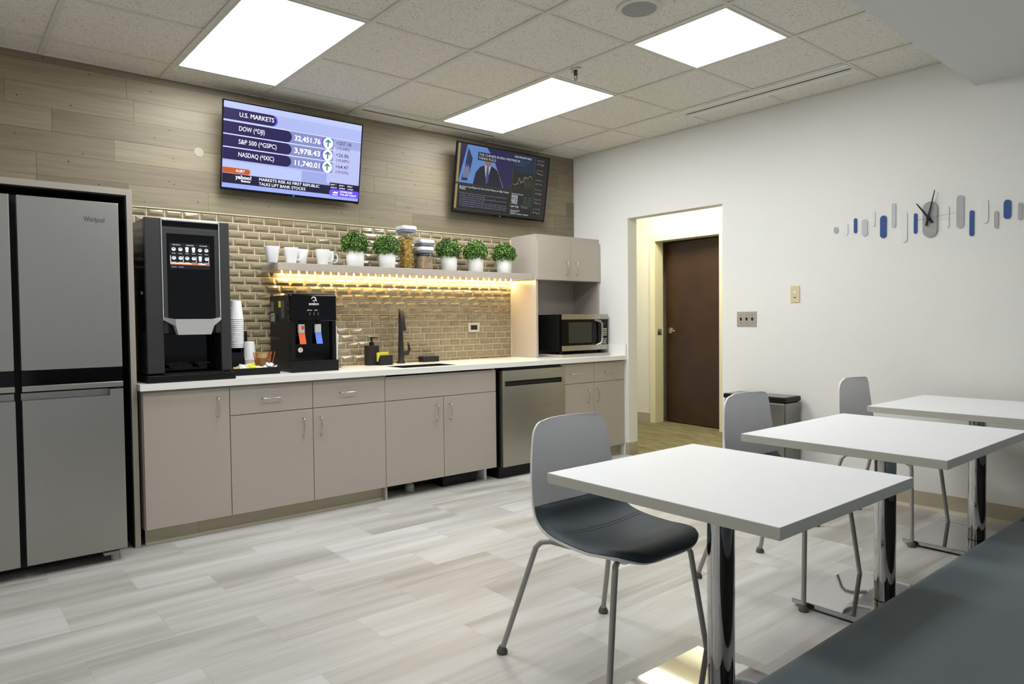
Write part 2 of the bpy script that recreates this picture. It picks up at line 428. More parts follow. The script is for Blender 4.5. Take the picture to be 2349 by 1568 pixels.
for x in GX: m.box(x-.013, x+.013, -3.42, 0, H-.001, H+.02)
for y in GY:
    for a, b in zip(xs[:-1], xs[1:]):
        if inlight((a+b)/2, y) and inlight((a+b)/2, y+.05) and inlight((a+b)/2, y-.05): continue
        m.box(a+.013 if a > X0 else a, b-.013 if b < 0 else b, y-.011, y+.011, H+.0005, H+.02)
m.box(X0, 0, -.018, 0, H-.002, H+.02); m.box(-.018, 0, -3.42, -.018, H-.002, H+.02)
struct('trim_1', m, M_tbar)
for k, (lab, a, b, c, d) in enumerate(L3):
    t = thing('ceiling_light', lab, 'ceiling light', ((a+b)/2, (c+d)/2, H), 0, 'recessed light panels in the tile grid')
    hx, hy = (b-a)/2-.013, (d-c)/2-.012
    m = MB()
    for (p, q, r_, s_) in ((-hx, hx, -hy, -hy+.012), (-hx, hx, hy-.012, hy), (-hx, -hx+.012, -hy+.012, hy-.012), (hx-.012, hx, -hy+.012, hy-.012)): m.box(p, q, r_, s_, -.002, .03)
    obj('frame', m, M_tbar, t)
    m = MB(); m.box(-hx+.012, hx-.012, -hy+.012, hy-.012, .001, .02); obj('diffuser', m, M_panel, t)
# slot diffusers
def slot_vent(label, x0, x1, y0, y1, along, s0):
    t = thing('slot_diffuser', label, 'air vent', ((x0+x1)/2, (y0+y1)/2, H), 0)
    a, b, c, d = x0-(x0+x1)/2, x1-(x0+x1)/2, y0-(y0+y1)/2, y1-(y0+y1)/2
    m = MB(); m.box(a, b, c, d, -.003, .004); obj('frame', m, M_vent, t, .001)
    m = MB()
    if along == 'x': m.box(a+.01, b-.01, s0-.007, s0+.007, -.0042, -.0032)
    else: m.box(s0-.007, s0+.007, c+.01, d-.01, -.0042, -.0032)
    obj('slot', m, M_dark, t)
    m = MB()
    for k in (-.035, .03):
        if along == 'x': m.box(a+.01, b-.01, s0+k-.0015, s0+k+.0015, -.0042, -.0032)
        else: m.box(s0+k-.0015, s0+k+.0015, c+.01, d-.01, -.0042, -.0032)
    obj('deflector', m, mat('diffuser line', (176, 174, 164), .5), t)
slot_vent('long slot air vent in the ceiling above the wood wall, between the two screens', -2.262, -1.072, -.262, -.13, 'x', .0)
slot_vent('long slot air vent in the ceiling beside the white wall', -.433, -.26, -2.71, -1.51, 'y', .0)
t = thing('ceiling_speaker', 'round grey ceiling speaker at the top of the photo', 'speaker', (-1.962, -2.43, H))
m = MB(); m.lathe([(.084, .0), (.084, -.004), (.108, -.004), (.112, .006)], n=48, cap=False); obj('rim', m, M_tbar, t)
m = MB(); m.lathe([(.0001, -.005), (.06, -.005), (.084, -.002)], n=48, cap=False); obj('grille', m, M_grille, t)
t = thing('fire_sprinkler', 'small chrome sprinkler head hanging from a ceiling tile', 'sprinkler', (-1.625, -1.665, H+.004))
m = MB(); m.lathe([(.034, .0), (.036, -.008), (.03, -.016), (.014, -.018)], n=28); obj('escutcheon', m, M_nickel, t)
m = MB(); m.lathe([(.012, -.018), (.012, -.034), (.009, -.04)], n=16)
for sx in (-1, 1): m.tube([(sx*.010, 0, -.036), (sx*.012, 0, -.05), (sx*.003, 0, -.064)], .0022, 6)
obj('frame', m, mat('dark bronze metal', (74, 70, 62), .3, .9), t)
m = MB(); m.lathe([(.0001, -.064), (.013, -.066), (.012, -.068)], n=16); obj('deflector', m, M_nickel, t)

# baseboards and door opening
def base_run(m, x0, x1, y0, y1, out):
    m.box(x0, x1, y0, y1, 0, .106)
m = MB(); m.box(-.006, 0, Y0, YO2+.0, 0, .106)
m.prism([(-.006, .0), (-.02, .0), (-.018, .008), (-.006, .022)], Y0, YO2, 'y') if False else m.faces([(-.006, Y0, .02), (-.006, YO2, .02), (-.02, YO2, 0), (-.02, Y0, 0)], [(0, 1, 2, 3)])
struct('baseboard_right', m, M_base)
m = MB(); m.box(-.006, .115, YO1-.006, YO1, 0, .106); m.box(-.006, 0, YO1, -.63, 0, .106); m.box(0, .115, YO2, YO2+.004, 0, .106)
struct('baseboard_opening', m, M_base)

# wood plank cladding
m = MB(); rr = random.Random(3)
zb = [1.873+.1235*i for i in range(0, 7)]+[H-.001]; zb[6] = 2.614
for k in range(len(zb)-1):
    x = -5.6-rr.random()*.8
    while x < -.002:
        ln = rr.choice([.62, .9, 1.05, 1.2, .45]); x2 = min(x+ln, -.002)
        if x2 > -5.5:
            m.rv = .02+.97*rr.random(); dy = rr.random()*.0015
            a = max(x, -5.5)
            m.mat(0).box(a+.0006, x2-.0006, -.012-dy, -.0, zb[k]+.0006, zb[k+1]-.0006)
            m.rv = 0
            for q in range(rr.choice([1, 2, 2, 3, 4])):
                hx_ = a+.05+rr.random()*max(.02, (x2-a-.1)); hz = zb[k]+.015+rr.random()*max(.005, zb[k+1]-zb[k]-.03); rd = .0028+.0014*rr.random()
                m.mat(1).face([(hx_+rd*cos(t_*pi/4), -.0124-dy, hz+rd*sin(t_*pi/4)) for t_ in range(8)])
        x = x2
m.rv = .0
struct('wall_wood_cladding', m, [M_plank, mat('nail hole', (30, 26, 22), .9)])
# small round wooden plug in the cladding
m = MB(); m.lathe([(.0001, 0), (.028, 0), (.028, .002)], (-3.29, -.0145, 2.24), 32, ax=1, cap=False); o = struct('trim_2', m, mat('pale wood plug', (156, 148, 124), .5))
# bevelled subway tile
m = MB(); TW, TH = .101, .0495; xr, xl = -.766, -3.80; z1 = 1.868; n_rows = 21
m.mat(1).box(xl, xr, -.004, 0, .855, z1)
for k in range(n_rows):
    zt_ = z1-k*TH; zbm = max(zt_-TH, .857)
    off = (k*TW/3) % TW; x = xr-.0-TW+off+TW
    while x > xl:
        a, b = max(x-TW, xl), min(x, xr)
        if b-a > .008:
            g = .0021; p0 = (a+g, zbm+g); p1 = (b-g, zt_-g); bv = min(.0155, (b-a)/3, (zt_-zbm)/2.9)
            j = [.0085+rr.uniform(-.0025, .0025) for _ in range(4)]
            v = [(p0[0], -.0045, p0[1]), (p1[0], -.0045, p0[1]), (p1[0], -.0045, p1[1]), (p0[0], -.0045, p1[1]),
                 (p0[0]+bv, -.0045-j[0], p0[1]+bv), (p1[0]-bv, -.0045-j[1], p0[1]+bv), (p1[0]-bv, -.0045-j[2], p1[1]-bv), (p0[0]+bv, -.0045-j[3], p1[1]-bv)]
            m.rv = .02+.96*rr.random(); m.mat(0)
            m.faces(v, [(0, 1, 5, 4), (1, 2, 6, 5), (2, 3, 7, 6), (3, 0, 4, 7), (4, 5, 6), (4, 6, 7)])
            m.rv = 0
        x -= TW
struct('wall_backsplash', m, [M_tile, M_grout])
m = MB(); m.box(xl, xr+.004, -.013, 0, 1.868, 1.873); m.box(xr, xr+.005, -.013, 0, .86, 1.868)
struct('trim_3', m, mat('cream caulk trim', (226, 214, 180), .5))

# ------------------------------------------------------------- hallway beyond the opening
XH = 1.64; DY0, DY1, DZ = -.49, .360, 2.045
m = MB(); m.box(XH, XH+.12, -3.2, DY0, 0, 2.75); m.box(XH, XH+.12, DY1, 2.6, 0, 2.75); m.box(XH, XH+.12, DY0, DY1, DZ, 2.75)
struct('wall_hall', m, M_wallh)
m = MB(); m.box(.115, XH, 2.5, 2.6, 0, 2.75); m.box(.115, XH, -3.2, -3.1, 0, 2.75); struct('wall_hall_end', m, M_wallh)
m = MB(); m.box(.115, 4.2, -3.2, 2.6, 2.66, 2.75); struct('ceiling_hall', m, M_wallh)
m = MB(); m.box(4.1, 4.2, -1.6, 1.6, 0, 2.66); m.box(XH+.12, 4.1, .52, .62, 0, 2.66); m.box(XH+.12, 4.1, -1.3, -1.2, 0, 2.66); struct('wall_office', m, M_wallh)
m = MB(); m.box(XH-.008, XH, DY1+.055, 2.5, 0, .106); m.box(XH-.008, XH, -3.1, DY0-.055, 0, .106); struct('baseboard_hall', m, M_base)
m = MB(); fr = .055
m.box(XH-.018, XH+.13, DY1-.012, DY1+fr, 0, DZ+fr); m.box(XH-.018, XH+.13, DY0-fr, DY0+.012, 0, DZ+fr); m.box(XH-.018, XH+.13, DY0+.012, DY1-.012, DZ-.012, DZ+fr)
m.box(XH-.026, XH-.018, DY1+.03, DY1+fr, 0, DZ+fr)
fr_o = struct('trim_4', m, mat('cream door frame', (228, 222, 190), .35), .003)
d = bpy.data.objects.new('door_1', None); COL.objects.link(d); d.location = (XH+.125, DY0+.014, .008); d.rotation_euler = (0, 0, radians(-4.6)); d['kind'] = 'structure'
m = MB(); m.box(0, .044, 0, .832, 0, DZ-.03); obj('door_leaf', m, M_door, d, .001)
h = obj('door_handle', MB().lathe([(.034, -.010), (.036, 0)], (-.0, .765, 1.03), 24, ax=0).tube([(-.005, .765, 1.03), (-.045, .765, 1.03), (-.05, .72, 1.03), (-.05, .65, 1.028)], .011, 10), M_nickel, d)
m = MB(); m.box(XH+.03, XH+.10, DY1-.0135, DY1-.0118, .99, 1.06); struct('trim_5', m, M_nickel)
t = thing('hall_ceiling_light', 'bright hall ceiling light just beyond the opening', 'ceiling light', (.95, -.3, 2.66))
m = MB(); m.box(-.3, .3, -.6, .6, -.02, 0.); obj('diffuser', m, M_hall, t)

# ------------------------------------------------------------- cabinet run
YF = -.597; CT = .859
def wire_pull(x, z, along, y, ln=.106):
    m = MB(); s_ = ln/2; r_ = .004; pr = .03
    if along == 'z':
        pts = [(x, y, z-s_)] + [(x, y-pr+.008-.008*sin(a), z-s_+.008-.008*cos(a)) for a in (0, pi/4, pi/2)] + [(x, y-pr+.008-.008*sin(a), z+s_-.008+.008*cos(a)) for a in (pi/2, pi/4, 0)] + [(x, y, z+s_)]
    else:
        pts = [(x-s_, y, z)] + [(x-s_+.008-.008*cos(a), y-pr+.008-.008*sin(a), z) for a in (0, pi/4, pi/2)] + [(x+s_-.008+.008*cos(a), y-pr+.008-.008*sin(a), z) for a in (pi/2, pi/4, 0)] + [(x+s_, y, z)]
    return m.tube(pts, r_, 8)
G_ = .0018
def front(t, nm, x0, x1, z0, z1, hx=None, hz=None, along='z', y=YF, th=.018, part=None):
    ox, oy, oz = t.location
    m = MB(); m.box(x0+G_-ox, x1-G_-ox, y-th-oy, y-oy, z0+G_-oz, z1-G_-oz); o = obj(nm, m, M_lam, t, .0012)
    if hx is not None: obj('handle', wire_pull(hx-ox, hz-oz, along, y-th-oy), M_nickel, o)
    return o
ZT, ZD, ZB = .812, .6515, .088
def carcass(t, x0, x1, z0, z1, y0=-.005, yf=YF+.001, m_=None):
    ox, oy, oz = t.location
    m = MB(); th = .016
    m.box(x0-ox, x0+th-ox, yf-oy, y0-oy, z0-oz, z1-oz); m.box(x1-th-ox, x1-ox, yf-oy, y0-oy, z0-oz, z1-oz)
    m.box(x0+th-ox, x1-th-ox, yf-oy, y0-oy, z0-oz, z0+th-oz); m.box(x0+th-ox, x1-th-ox, yf-oy, yf+.02-oy, z1-.03-oz, z1-oz)
    m.box(x0+th-ox, x1-th-ox, y0-.012-oy, y0-oy, z0+th-oz, z1-oz)
    return obj('carcass', m, m_ or M_lam, t)
XA, XB, XM, XC, XCm, XCe = -3.775, -3.330, -2.840, -2.345, -1.887, -1.422
t = thing('base_cabinet', 'taupe base cabinet with a single tall door under the coffee machine', 'cabinet', (XA, 0, 0), 0, 'taupe base cabinets along the counter')
carcass(t, XA+.002, XB-.001, ZB, .82); front(t, 'door', XA+.004, XB, ZB, ZT, -3.397, .706)
t = thing('base_cabinet', 'taupe base cabinet with two drawers over two doors, left of the sink', 'cabinet', (XB, 0, 0), 0, 'taupe base cabinets along the counter')
carcass(t, XB+.001, XC-.001, ZB, .82)
front(t, 'drawer', XB, XM, ZD, ZT, -3.098, .736, 'x'); front(t, 'drawer', XM, XC, ZD, ZT, -2.611, .734, 'x')
front(t, 'door', XB, XM, ZB, ZD, -2.906, .545); front(t, 'door', XM, XC, ZB, ZD, -2.796, .543)
t = thing('sink_cabinet', 'taupe sink base cabinet with plain false front and open dark toe space', 'cabinet', (XC, 0, 0), 0, 'taupe base cabinets along the counter')
m = MB(); m.box(.001, .017, YF+.001, -.005, 0, .82); m.box(XCe-XC-.017, XCe-XC-.001, YF+.001, -.005, ZB, .82); m.box(.017, XCe-XC-.017, YF+.001, -.005, ZB, ZB+.016); m.box(.017, XCe-XC-.017, -.017, -.005, ZB+.016, .60); obj('carcass', m, M_lam, t)
m = MB(); m.box(XCe-XC-.075, XCe-XC-.055, -.56, -.02, 0, ZB); obj('side_panel', m, M_shell, t)
m = MB(); m.box(.02, XCe-XC-.078, -.40, -.39, 0.001, ZB); obj('toe_shade_sheet', m, M_lamdark, t)  # dark sheet stands in for the shade in the toe space
front(t, 'false_front', XC, XCe, ZD, ZT); front(t, 'door', XC, XCm, ZB, ZD, -1.950, .541); front(t, 'door', XCm, XCe, ZB, ZD, -1.838, .541)
XD0, XD1, XD2 = -.752, -.379, -.004
t = thing('base_cabinet', 'taupe base cabinet with two drawers over two doors, right of the dishwasher', 'cabinet', (XD0, 0, 0), 0, 'taupe base cabinets along the counter')
carcass(t, XD0+.001, XD2, ZB, .82)
front(t, 'drawer', XD0, XD1, ZD, ZT, -.605, .731, 'x'); front(t, 'drawer', XD1, XD2, ZD, ZT, -.201, .731, 'x')
front(t, 'door', XD0, XD1, ZB, ZD, -.46, .541); front(t, 'door', XD1, XD2, ZB, ZD, -.346, .542)
# toe base
m = MB()
for a, b in ((XA+.012, -3.494), (-3.4925, XC-.0)): m.box(a, b, -.556, -.55, 0, ZB-.001)
m.box(XD0+.002, XD2, -.556, -.55, 0, ZB-.001)
for a, b in ((XA+.012, XC), (XD0+.002, XD2)): m.faces([(a, -.556, .016), (b, -.556, .016), (b, -.57, .001), (a, -.57, .001)], [(0, 3, 2, 1)])
struct('baseboard_kitchen', m, M_base)
# dishwasher
t = thing('dishwasher', 'stainless steel dishwasher with a recessed pocket handle', 'dishwasher', (-1.08, 0, 0))
ox = -1.08
m = MB(); m.box(-1.405-ox, -.758-ox, -.60, -.03, .0, .80); obj('tub', m, M_black, t)
m = MB(); px0, px1, pz0, pz1 = -1.368-ox, -.79-ox, .684, .722; dx0, dx1 = -1.392-ox, -.757-ox
yf, yb = -.655, -.615
m.box(dx0, dx1, yf, yb, pz1, .800); m.box(dx0, dx1, yf, yb, .088, pz0); m.box(dx0, px0, yf, yb, pz0, pz1); m.box(px1, dx1, yf, yb, pz0, pz1)
dd = obj('door', m, M_steelh, t, .0)
m = MB(); m.box(px0, px1, yb-.006, yb, pz0, pz1); m.box(px0, px1, yf+.003, yf+.014, pz0+.012, pz1-.014); obj('pocket_handle', m, mat('dark steel', (60, 58, 54), .35, .8), dd)
m = MB(); m.box(-1.405-ox, -.758-ox, -.62, -.602, .003, .084); obj('kick_plate', m, M_black, t)
m = MB(); m.box(-1.36-ox, -.80-ox, -.612, -.602, .803, .815); obj('control_strip', m, M_bgloss, t)
# counter top with sink cut-out
sx0, sx1, sy0, sy1 = -2.172, -1.722, -.560, -.318
YC = -.645; XL = -3.787
t = thing('worktop', 'long white quartz worktop running from the refrigerator panel to the white wall', 'countertop', (0, 0, 0))
m = MB()
xs_ = [XL, sx0, sx1, -.002]; ys_ = [YC, sy0, sy1, -.006]
z0_, z1_ = .824, CT
for i in range(3):
    for j in range(3):
        if i == 1 and j == 1: continue
        for z, fl in ((z0_, True), (z1_, False)):
            q = [(xs_[i], ys_[j], z), (xs_[i+1], ys_[j], z), (xs_[i+1], ys_[j+1], z), (xs_[i], ys_[j+1], z)]
            m.face(q[::-1] if fl else q)
def vq(a, b): m.face([(a[0], a[1], z0_), (b[0], b[1], z0_), (b[0], b[1], z1_), (a[0], a[1], z1_)])
A_ = [(XL, YC), (-.002, YC), (-.002, -.006), (XL, -.006)]
for i in range(4): vq(A_[i], A_[(i+1) % 4])
B_ = [(sx0, sy0), (sx0, sy1), (sx1, sy1), (sx1, sy0)]
for i in range(4): vq(B_[i], B_[(i+1) % 4])
obj('slab', m, M_counter, t)
sp_ = MB(); sp_.box(-.009, .009, YC, -.34, 0, .098); tag(obj('side_splash', sp_, M_counter, None, .001, loc=(-.011, 0, CT)), 'short white upstand on the white wall at the right end of the worktop', 'upstand')
t = thing('kitchen_sink', 'black undermount sink set into the white worktop', 'sink', ((sx0+sx1)/2, (sy0+sy1)/2, .66))
hx, hy = (sx1-sx0)/2-.0005, (sy1-sy0)/2-.0005
m = MB(); m.box(-hx, hx, -hy, hy, 0, .008); m.box(-hx, -hx+.003, -hy, hy, 0, .1985); m.box(hx-.003, hx, -hy, hy, 0, .1985); m.box(-hx+.003, hx-.003, -hy, -hy+.003, 0, .1985); m.box(-hx+.003, hx-.003, hy-.003, hy, 0, .1985)
obj('basin', m, M_rubber, t)
m = MB(); m.lathe([(.04, .0085), (.036, .011), (.0001, .010)], n=24, cap=False); obj('drain', m, M_nickel, t)
# faucet
fx, fy = -1.905, -.085
t = thing('kitchen_faucet', 'tall matte black gooseneck faucet behind the sink', 'faucet', (fx, fy, CT))
m = MB(); m.lathe([(.031, 0), (.031, .006), (.025, .014), (.0215, .06), (.0215, .12), (.018, .20), (.0165, .28)], n=24)
obj('body', m, M_bmatte, t)
m = MB(); ar = [(0, 0, .27), (0, 0, .30)]+[(0, -.085+.085*cos(radians(a)), .305+.088*sin(radians(a))) for a in range(0, 181, 15)]
m.tube([(.42*p[1], .90*p[1], p[2]) for p in ar], [.0165]*len(ar), 16); obj('spout', m, M_bmatte, t)
m = MB(); m.tube([(-.0714, -.153, .308), (-.0715, -.155, .27), (-.0715, -.157, .245)], [.018, .021, .022], 16); obj('spray_head', m, M_bmatte, t)
m = MB(); m.tube([(.015, 0, .075), (.05, 0, .075), (.062, 0, .082)], [.018, .018, .016], 14); m.tube([(.06, -.004, .08), (.070, -.006, .10), (.064, -.008, .13), (.058, -.01, .15)], [.012, .010, .008, .006], 12)
obj('lever', m, M_bmatte, t)
# small items behind sink
def sbox(nm, lab, cat, x0, x1, y0, y1, z0, z1, mt, bev=.003, group=None):
    cx, cy = (x0+x1)/2, (y0+y1)/2
    m = MB(); m.box(x0-cx, x1-cx, y0-cy, y1-cy, 0, z1-z0); return tag(obj(nm, m, mt, None, bev, loc=(cx, cy, z0)), lab, cat, group)
t = thing('soap_dispenser', 'square matte black soap pump bottle left of the faucet', 'soap dispenser', (-2.165, -.115, CT))
m = MB(); m.box(-.042, .042, -.035, .035, 0, .142); obj('bottle', m, M_bmatte, t, .003)
m = MB(); m.lathe([(.018, .142), (.018, .166), (.007, .167), (.007, .19), (.012, .192), (.012, .202)], n=16); m.tube([(0, 0, .198), (.03, -.01, .198), (.042, -.014, .194)], .004, 8); obj('pump', m, M_black, t)
t = thing('sponge_holder', 'small black sponge caddy in front of the soap pump', 'sponge holder', (-2.093, -.172, CT))
m = MB(); m.hexa([(-.05, -.03, 0), (.05, -.03, 0), (.05, .03, 0), (-.05, .03, 0)], [(-.05, -.03, .072), (.05, -.03, .072), (.05, -.022, .072), (-.05, -.022, .072)])
m.box(-.05, .05, .024, .03, 0, .05); obj('caddy', m, M_bmatte, t, .002)
m = MB(); m.box(-.048, .042, -.012, .016, 0, .066); tag(obj('sponge', m, M_yellow, None, .004, loc=(-2.098, -.158, CT+.025)), 'yellow sponge standing in the black caddy', 'sponge')
sbox('sponge_tray', 'flat black ribbed tray between the faucet and the outlet', 'tray', -1.72, -1.575, -.105, -.03, CT, CT+.042, M_bmatte, .004)
# outlet
t = thing('wall_outlet', 'horizontal white outlet with black insert on the tiled wall', 'outlet', (-1.17, -.0135, 1.117))
m = MB(); m.box(-.056, .056, -.004, .002, -.037, .037); obj('plate', m, mat('metal plate', (214, 208, 190), .35, .2), t, .001)
m = MB(); m.box(-.033, .033, -.0065, -.0045, -.019, .019); obj('receptacle', m, M_bmatte, t, .001)

# ------------------------------------------------------------- fridge enclosure and fridge
t = thing('refrigerator_surround', 'taupe panel surround framing the refrigerator', 'cabinet', (-4.3, 0, 0))
m = MB(); m.box(-3.815+4.3, -3.788+4.3, -.578, -.016, 0, 1.868); obj('side_panel', m, M_lam, t, .001)
m = MB(); m.box(-4.86+4.3, -4.833+4.3, -.578, -.016, 0, 1.868); obj('side_panel', m, M_lam, t, .001)
m = MB(); m.box(-4.833+4.3, -3.815+4.3, -.578, -.016, 1.836, 1.868); obj('top_panel', m, M_lam, t, .001)
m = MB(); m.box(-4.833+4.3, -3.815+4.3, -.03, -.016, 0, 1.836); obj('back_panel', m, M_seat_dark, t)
m = MB(); m.box(-3.8205+4.3, -3.8152+4.3, -.574, -.032, .002, 1.83); m.box(-4.83+4.3, -3.8205+4.3, -.574, -.032, 1.83, 1.8355); obj('gap_shade_liner', m, M_seat_dark, t)  # dark sheets give the gap around the refrigerator its shade by colour
fx = -4.312
t = thing('refrigerator', 'stainless steel four-door refrigerator with black dividing band', 'refrigerator', (fx, 0, 0))
m = MB(); m.box(-.43, .428, -.665, -.04, .035, 1.775); obj('body', m, M_black, t)
DYF = -.75
for sx_, nm in ((1, ''), (-1, '')):
    a, b = (.016, .428) if sx_ == 1 else (-.43, -.010)
    m = MB(); m.box(a, b, DYF, -.668, .963, 1.765); ud = obj('upper_door', m, M_steel, t, .004)
    if sx_ == 1:
        P_ = Panel((a, DYF-.0002, 0), (1, 0, 0), (0, 0, 1)); P_.text('Whirlpool', .262, 1.665, .034, mat('logo metal', (90, 86, 76), .3, .8), .01, width=.088); P_.build('brand_lettering', ud)
    m = MB(); m.box(a, b, DYF+.006, -.668, .893, .962); obj('divider_band', m, M_bgloss, t)
    m = MB(); m.box(a, b, DYF-.004, -.70, .866, .892); obj('ledge', m, M_steelh, t, .002)
    m = MB(); q = b-.058
    if sx_ == 1:
        m.box(a, b, DYF, -.668, .062, .825); m.box(q, b, DYF, -.668, .825, .856); m.box(a, q, -.70, -.668, .825, .856)
    else:
        m.box(a, b, DYF, -.668, .062, .825); m.box(a, a+.058, DYF, -.668, .825, .856); m.box(a+.058, b, -.70, -.668, .825, .856)
    obj('lower_door', m, M_steel, t, .0)
    m = MB(); m.lathe([(.018, 0), (.018, .03)], (.38*sx_, -.70, 0.001), 16); m.box(.33*sx_, .40*sx_, -.72, -.67, .031, .045); obj('levelling_foot', m, M_leg, t)

# ------------------------------------------------------------- coffee machine
t = thing('coffee_machine', 'tall black coffee machine with a lit touch screen beside the refrigerator', 'coffee machine', (-3.52, -.33, CT))
ox, oy, oz = t.location
def B(m, x0, x1, y0, y1, z0, z1): return m.box(x0-ox, x1-ox, y0-oy, y1-oy, z0-oz, z1-oz)
m = MB(); B(m, -3.735, -3.302, -.555, -.09, 1.13, 1.732); B(m, -3.735, -3.302, -.44, -.09, .905, 1.13); obj('body', m, M_bgloss, t, .006)
m = MB(); B(m, -3.735, -3.652, -.583, -.555, .905, 1.735); obj('left_column', m, M_char, t, .005)
m = MB(); B(m, -3.357, -3.302, -.583, -.555, .905, 1.735); obj('right_column', m, M_char, t, .005)
m = MB(); B(m, -3.735, -3.66, -.555, -.44, .905, 1.13); obj('cheek', m, M_bmatte, t)
m = MB(); B(m, -3.35, -3.302, -.555, -.44, .905, 1.13); obj('cheek', m, M_bmatte, t)
m = MB(); B(m, -3.652, -3.357, -.578, -.555, 1.655, 1.685); B(m, -3.652, -3.628, -.578, -.555, 1.12, 1.655); B(m, -3.383, -3.357, -.578, -.555, 1.12, 1.655); B(m, -3.652, -3.357, -.57, -.555, 1.685, 1.73); obj('bezel', m, M_char, t, .001)
m = MB(); B(m, -3.66, -3.357, -.572, -.555, 1.695, 1.722); obj('top_strip', m, M_bgloss, t)
m = MB(); B(m, -3.645, -3.362, -.584, -.570, 1.723, 1.734); obj('top_bar', m, M_silver, t, .003)
for x in (-3.6535, -3.3585): m = MB(); B(m, x-.0018, x+.0018, -.586, -.576, 1.19, 1.735); obj('silver_line', m, M_silver, t)
m = MB(); B(m, -3.628, -3.383, -.573, -.555, 1.12, 1.655); B(m, -3.628, -3.383, -.5745, -.573, 1.2645, 1.2665); gp = obj('glass_panel', m, M_bgloss, t)
P_ = Panel((-3.612-ox, -.5735-oy, 1.468-oz), (1, 0, 0), (0, 0, 1)); W_, H_ = .206, .140
P_.rect(0, 0, W_, H_, em((22, 20, 24), .9)); P_.rect(.002, .022, W_-.002, .034, em((190, 120, 70), .9)); P_.rect(.002, .027, .11, .034, em((235, 220, 200), .9)); P_.disc(.165, .03, .022, .004, em((240, 225, 235), .9))
P_.rect(.002, .035, .0055, .07, em((235, 235, 240), .9)); P_.rect(.066, .035, .069, .07, em((220, 220, 235), .9)); P_.rect(.133, .035, .136, .07, em((220, 220, 235), .9)); P_.rect(.198, .035, .201, .07, em((220, 220, 235), .9))
for k, tx in enumerate(['Coffee & Espresso', 'Specialty Drinks', 'Hot Chocolate']): P_.text(tx, .014+.069*k, .127, .0075, em((230, 230, 235)), .02, width=.04)
nm_ = ['Coffee', 'Espresso', 'Cafe Mocha', 'Cafe Latte', 'Tea', 'Steamer', 'Americano', 'Cappuccino', 'French Vanilla', 'Macchiato', 'Hot Milk', 'Decaf']
for k in range(12):
    cx_ = .02+.0335*(k % 6); cy_ = .105 if k < 6 else .058
    tall = k in (2, 3, 10); wcol = em((225, 238, 242), 1.)
    if tall: P_.poly([(cx_-.009, cy_+.011), (cx_-.006, cy_-.014), (cx_+.006, cy_-.014), (cx_+.009, cy_+.011), (cx_+.005, cy_+.014), (cx_-.005, cy_+.014)], wcol)
    else: P_.disc(cx_, cy_, .0105, .0095, wcol); P_.disc(cx_, cy_+.003, .006, .003, em((120, 140, 150), .9))
    P_.text(nm_[k], cx_-.010, cy_-.024, .006, em((215, 215, 220)), .02, width=.02)
P_.text('Language', .006, .008, .007, em((180, 190, 210)), .02, width=.026); P_.text('Nutrition', .042, .008, .007, em((150, 180, 220)), .02, width=.026)
P_.build('touch_screen', t)
m = MB()
fr_ = [(-3.652, 1.206), (-3.357, 1.206), (-3.357, 1.192), (-3.408, 1.160), (-3.420, 1.120), (-3.592, 1.120), (-3.604, 1.160), (-3.652, 1.192)]
n = len(fr_); bk = [(x-ox, -.575-oy, z-oz) for x, z in fr_]; ft = [(x-ox, (-.583 if x in (-3.652, -3.357) else -.635)-oy, z-oz) for x, z in fr_]
ft = [((-3.652-ox), -.588-oy, 1.206-oz), (-3.608-ox, -.640-oy, 1.196-oz), (-3.404-ox, -.640-oy, 1.196-oz), (-3.357-ox, -.588-oy, 1.206-oz), (-3.357-ox, -.588-oy, 1.192-oz), (-3.408-ox, -.632-oy, 1.160-oz), (-3.422-ox, -.622-oy, 1.112-oz), (-3.590-ox, -.622-oy, 1.112-oz), (-3.604-ox, -.632-oy, 1.160-oz), (-3.652-ox, -.588-oy, 1.192-oz)]
bk = [(p[0], -.574-oy, p[2]) for p in ft]
m.face(ft[::-1] if False else [ft[0], ft[9], ft[8], ft[1]]); m.face([ft[1], ft[8], ft[5], ft[2]]); m.face([ft[8], ft[7], ft[6], ft[5]]); m.face([ft[2], ft[5], ft[4], ft[3]])
for i in range(10): m.face([ft[i], ft[(i+1) % 10], bk[(i+1) % 10], bk[i]])
obj('dispense_spout', m, M_silver, t)
m = MB(); B(m, -3.742, -3.292, -.615, -.09, CT+.0, .898); B(m, -3.66, -3.35, -.605, -.445, .898, .905); tr = obj('drip_tray', m, M_black, t, .008)
for cx_ in (-3.58, -3.43):
    m = MB(); B(m, cx_-.045, cx_+.035, -.50, -.44, .944, .954); B(m, cx_-.03, cx_-.01, -.50, -.47, .925, .944); obj('cup_guide', m, M_black, t, .002)
m = MB(); B(m, -3.739, -3.735, -.50, -.485, 1.33, 1.345); obj('side_lock', m, M_silver, t)

# ------------------------------------------------------------- condiment station
OX, OY = -3.11, -.30
t = thing('condiment_tray', 'black stepped cup organiser tray between the coffee machine and water dispenser', 'organizer', (OX, OY, CT))
m = MB(); m.box(-.15, .15, -.115, .15, 0, .006); m.box(-.15, .15, -.115, -.110, .006, .042); m.box(-.15, -.145, -.11, .15, .006, .042); m.box(.145, .15, -.11, .15, .006, .042); m.box(-.145, .145, .145, .15, .006, .042); obj('tray', m, M_black, t)
m = MB()
for xx in (-.125, -.035, .035):
    z2 = .33 if xx < -.1 else (.30 if xx < 0 else .18)
    m.prism([(-.02, .006), (.14, .006), (.14, z2), (.10, z2), (.02, .12), (-.02, .10)], xx, xx+.004, 'x')
m.box(-.121, .039, .13, .14, .006, .26); m.box(-.121, -.035, -.022, -.018, .006, .135)
obj('divider', m, M_black, t)
def cup_bm(r_top, r_bot, h, z=0): return [(r_bot, z), (r_top, z+h)]
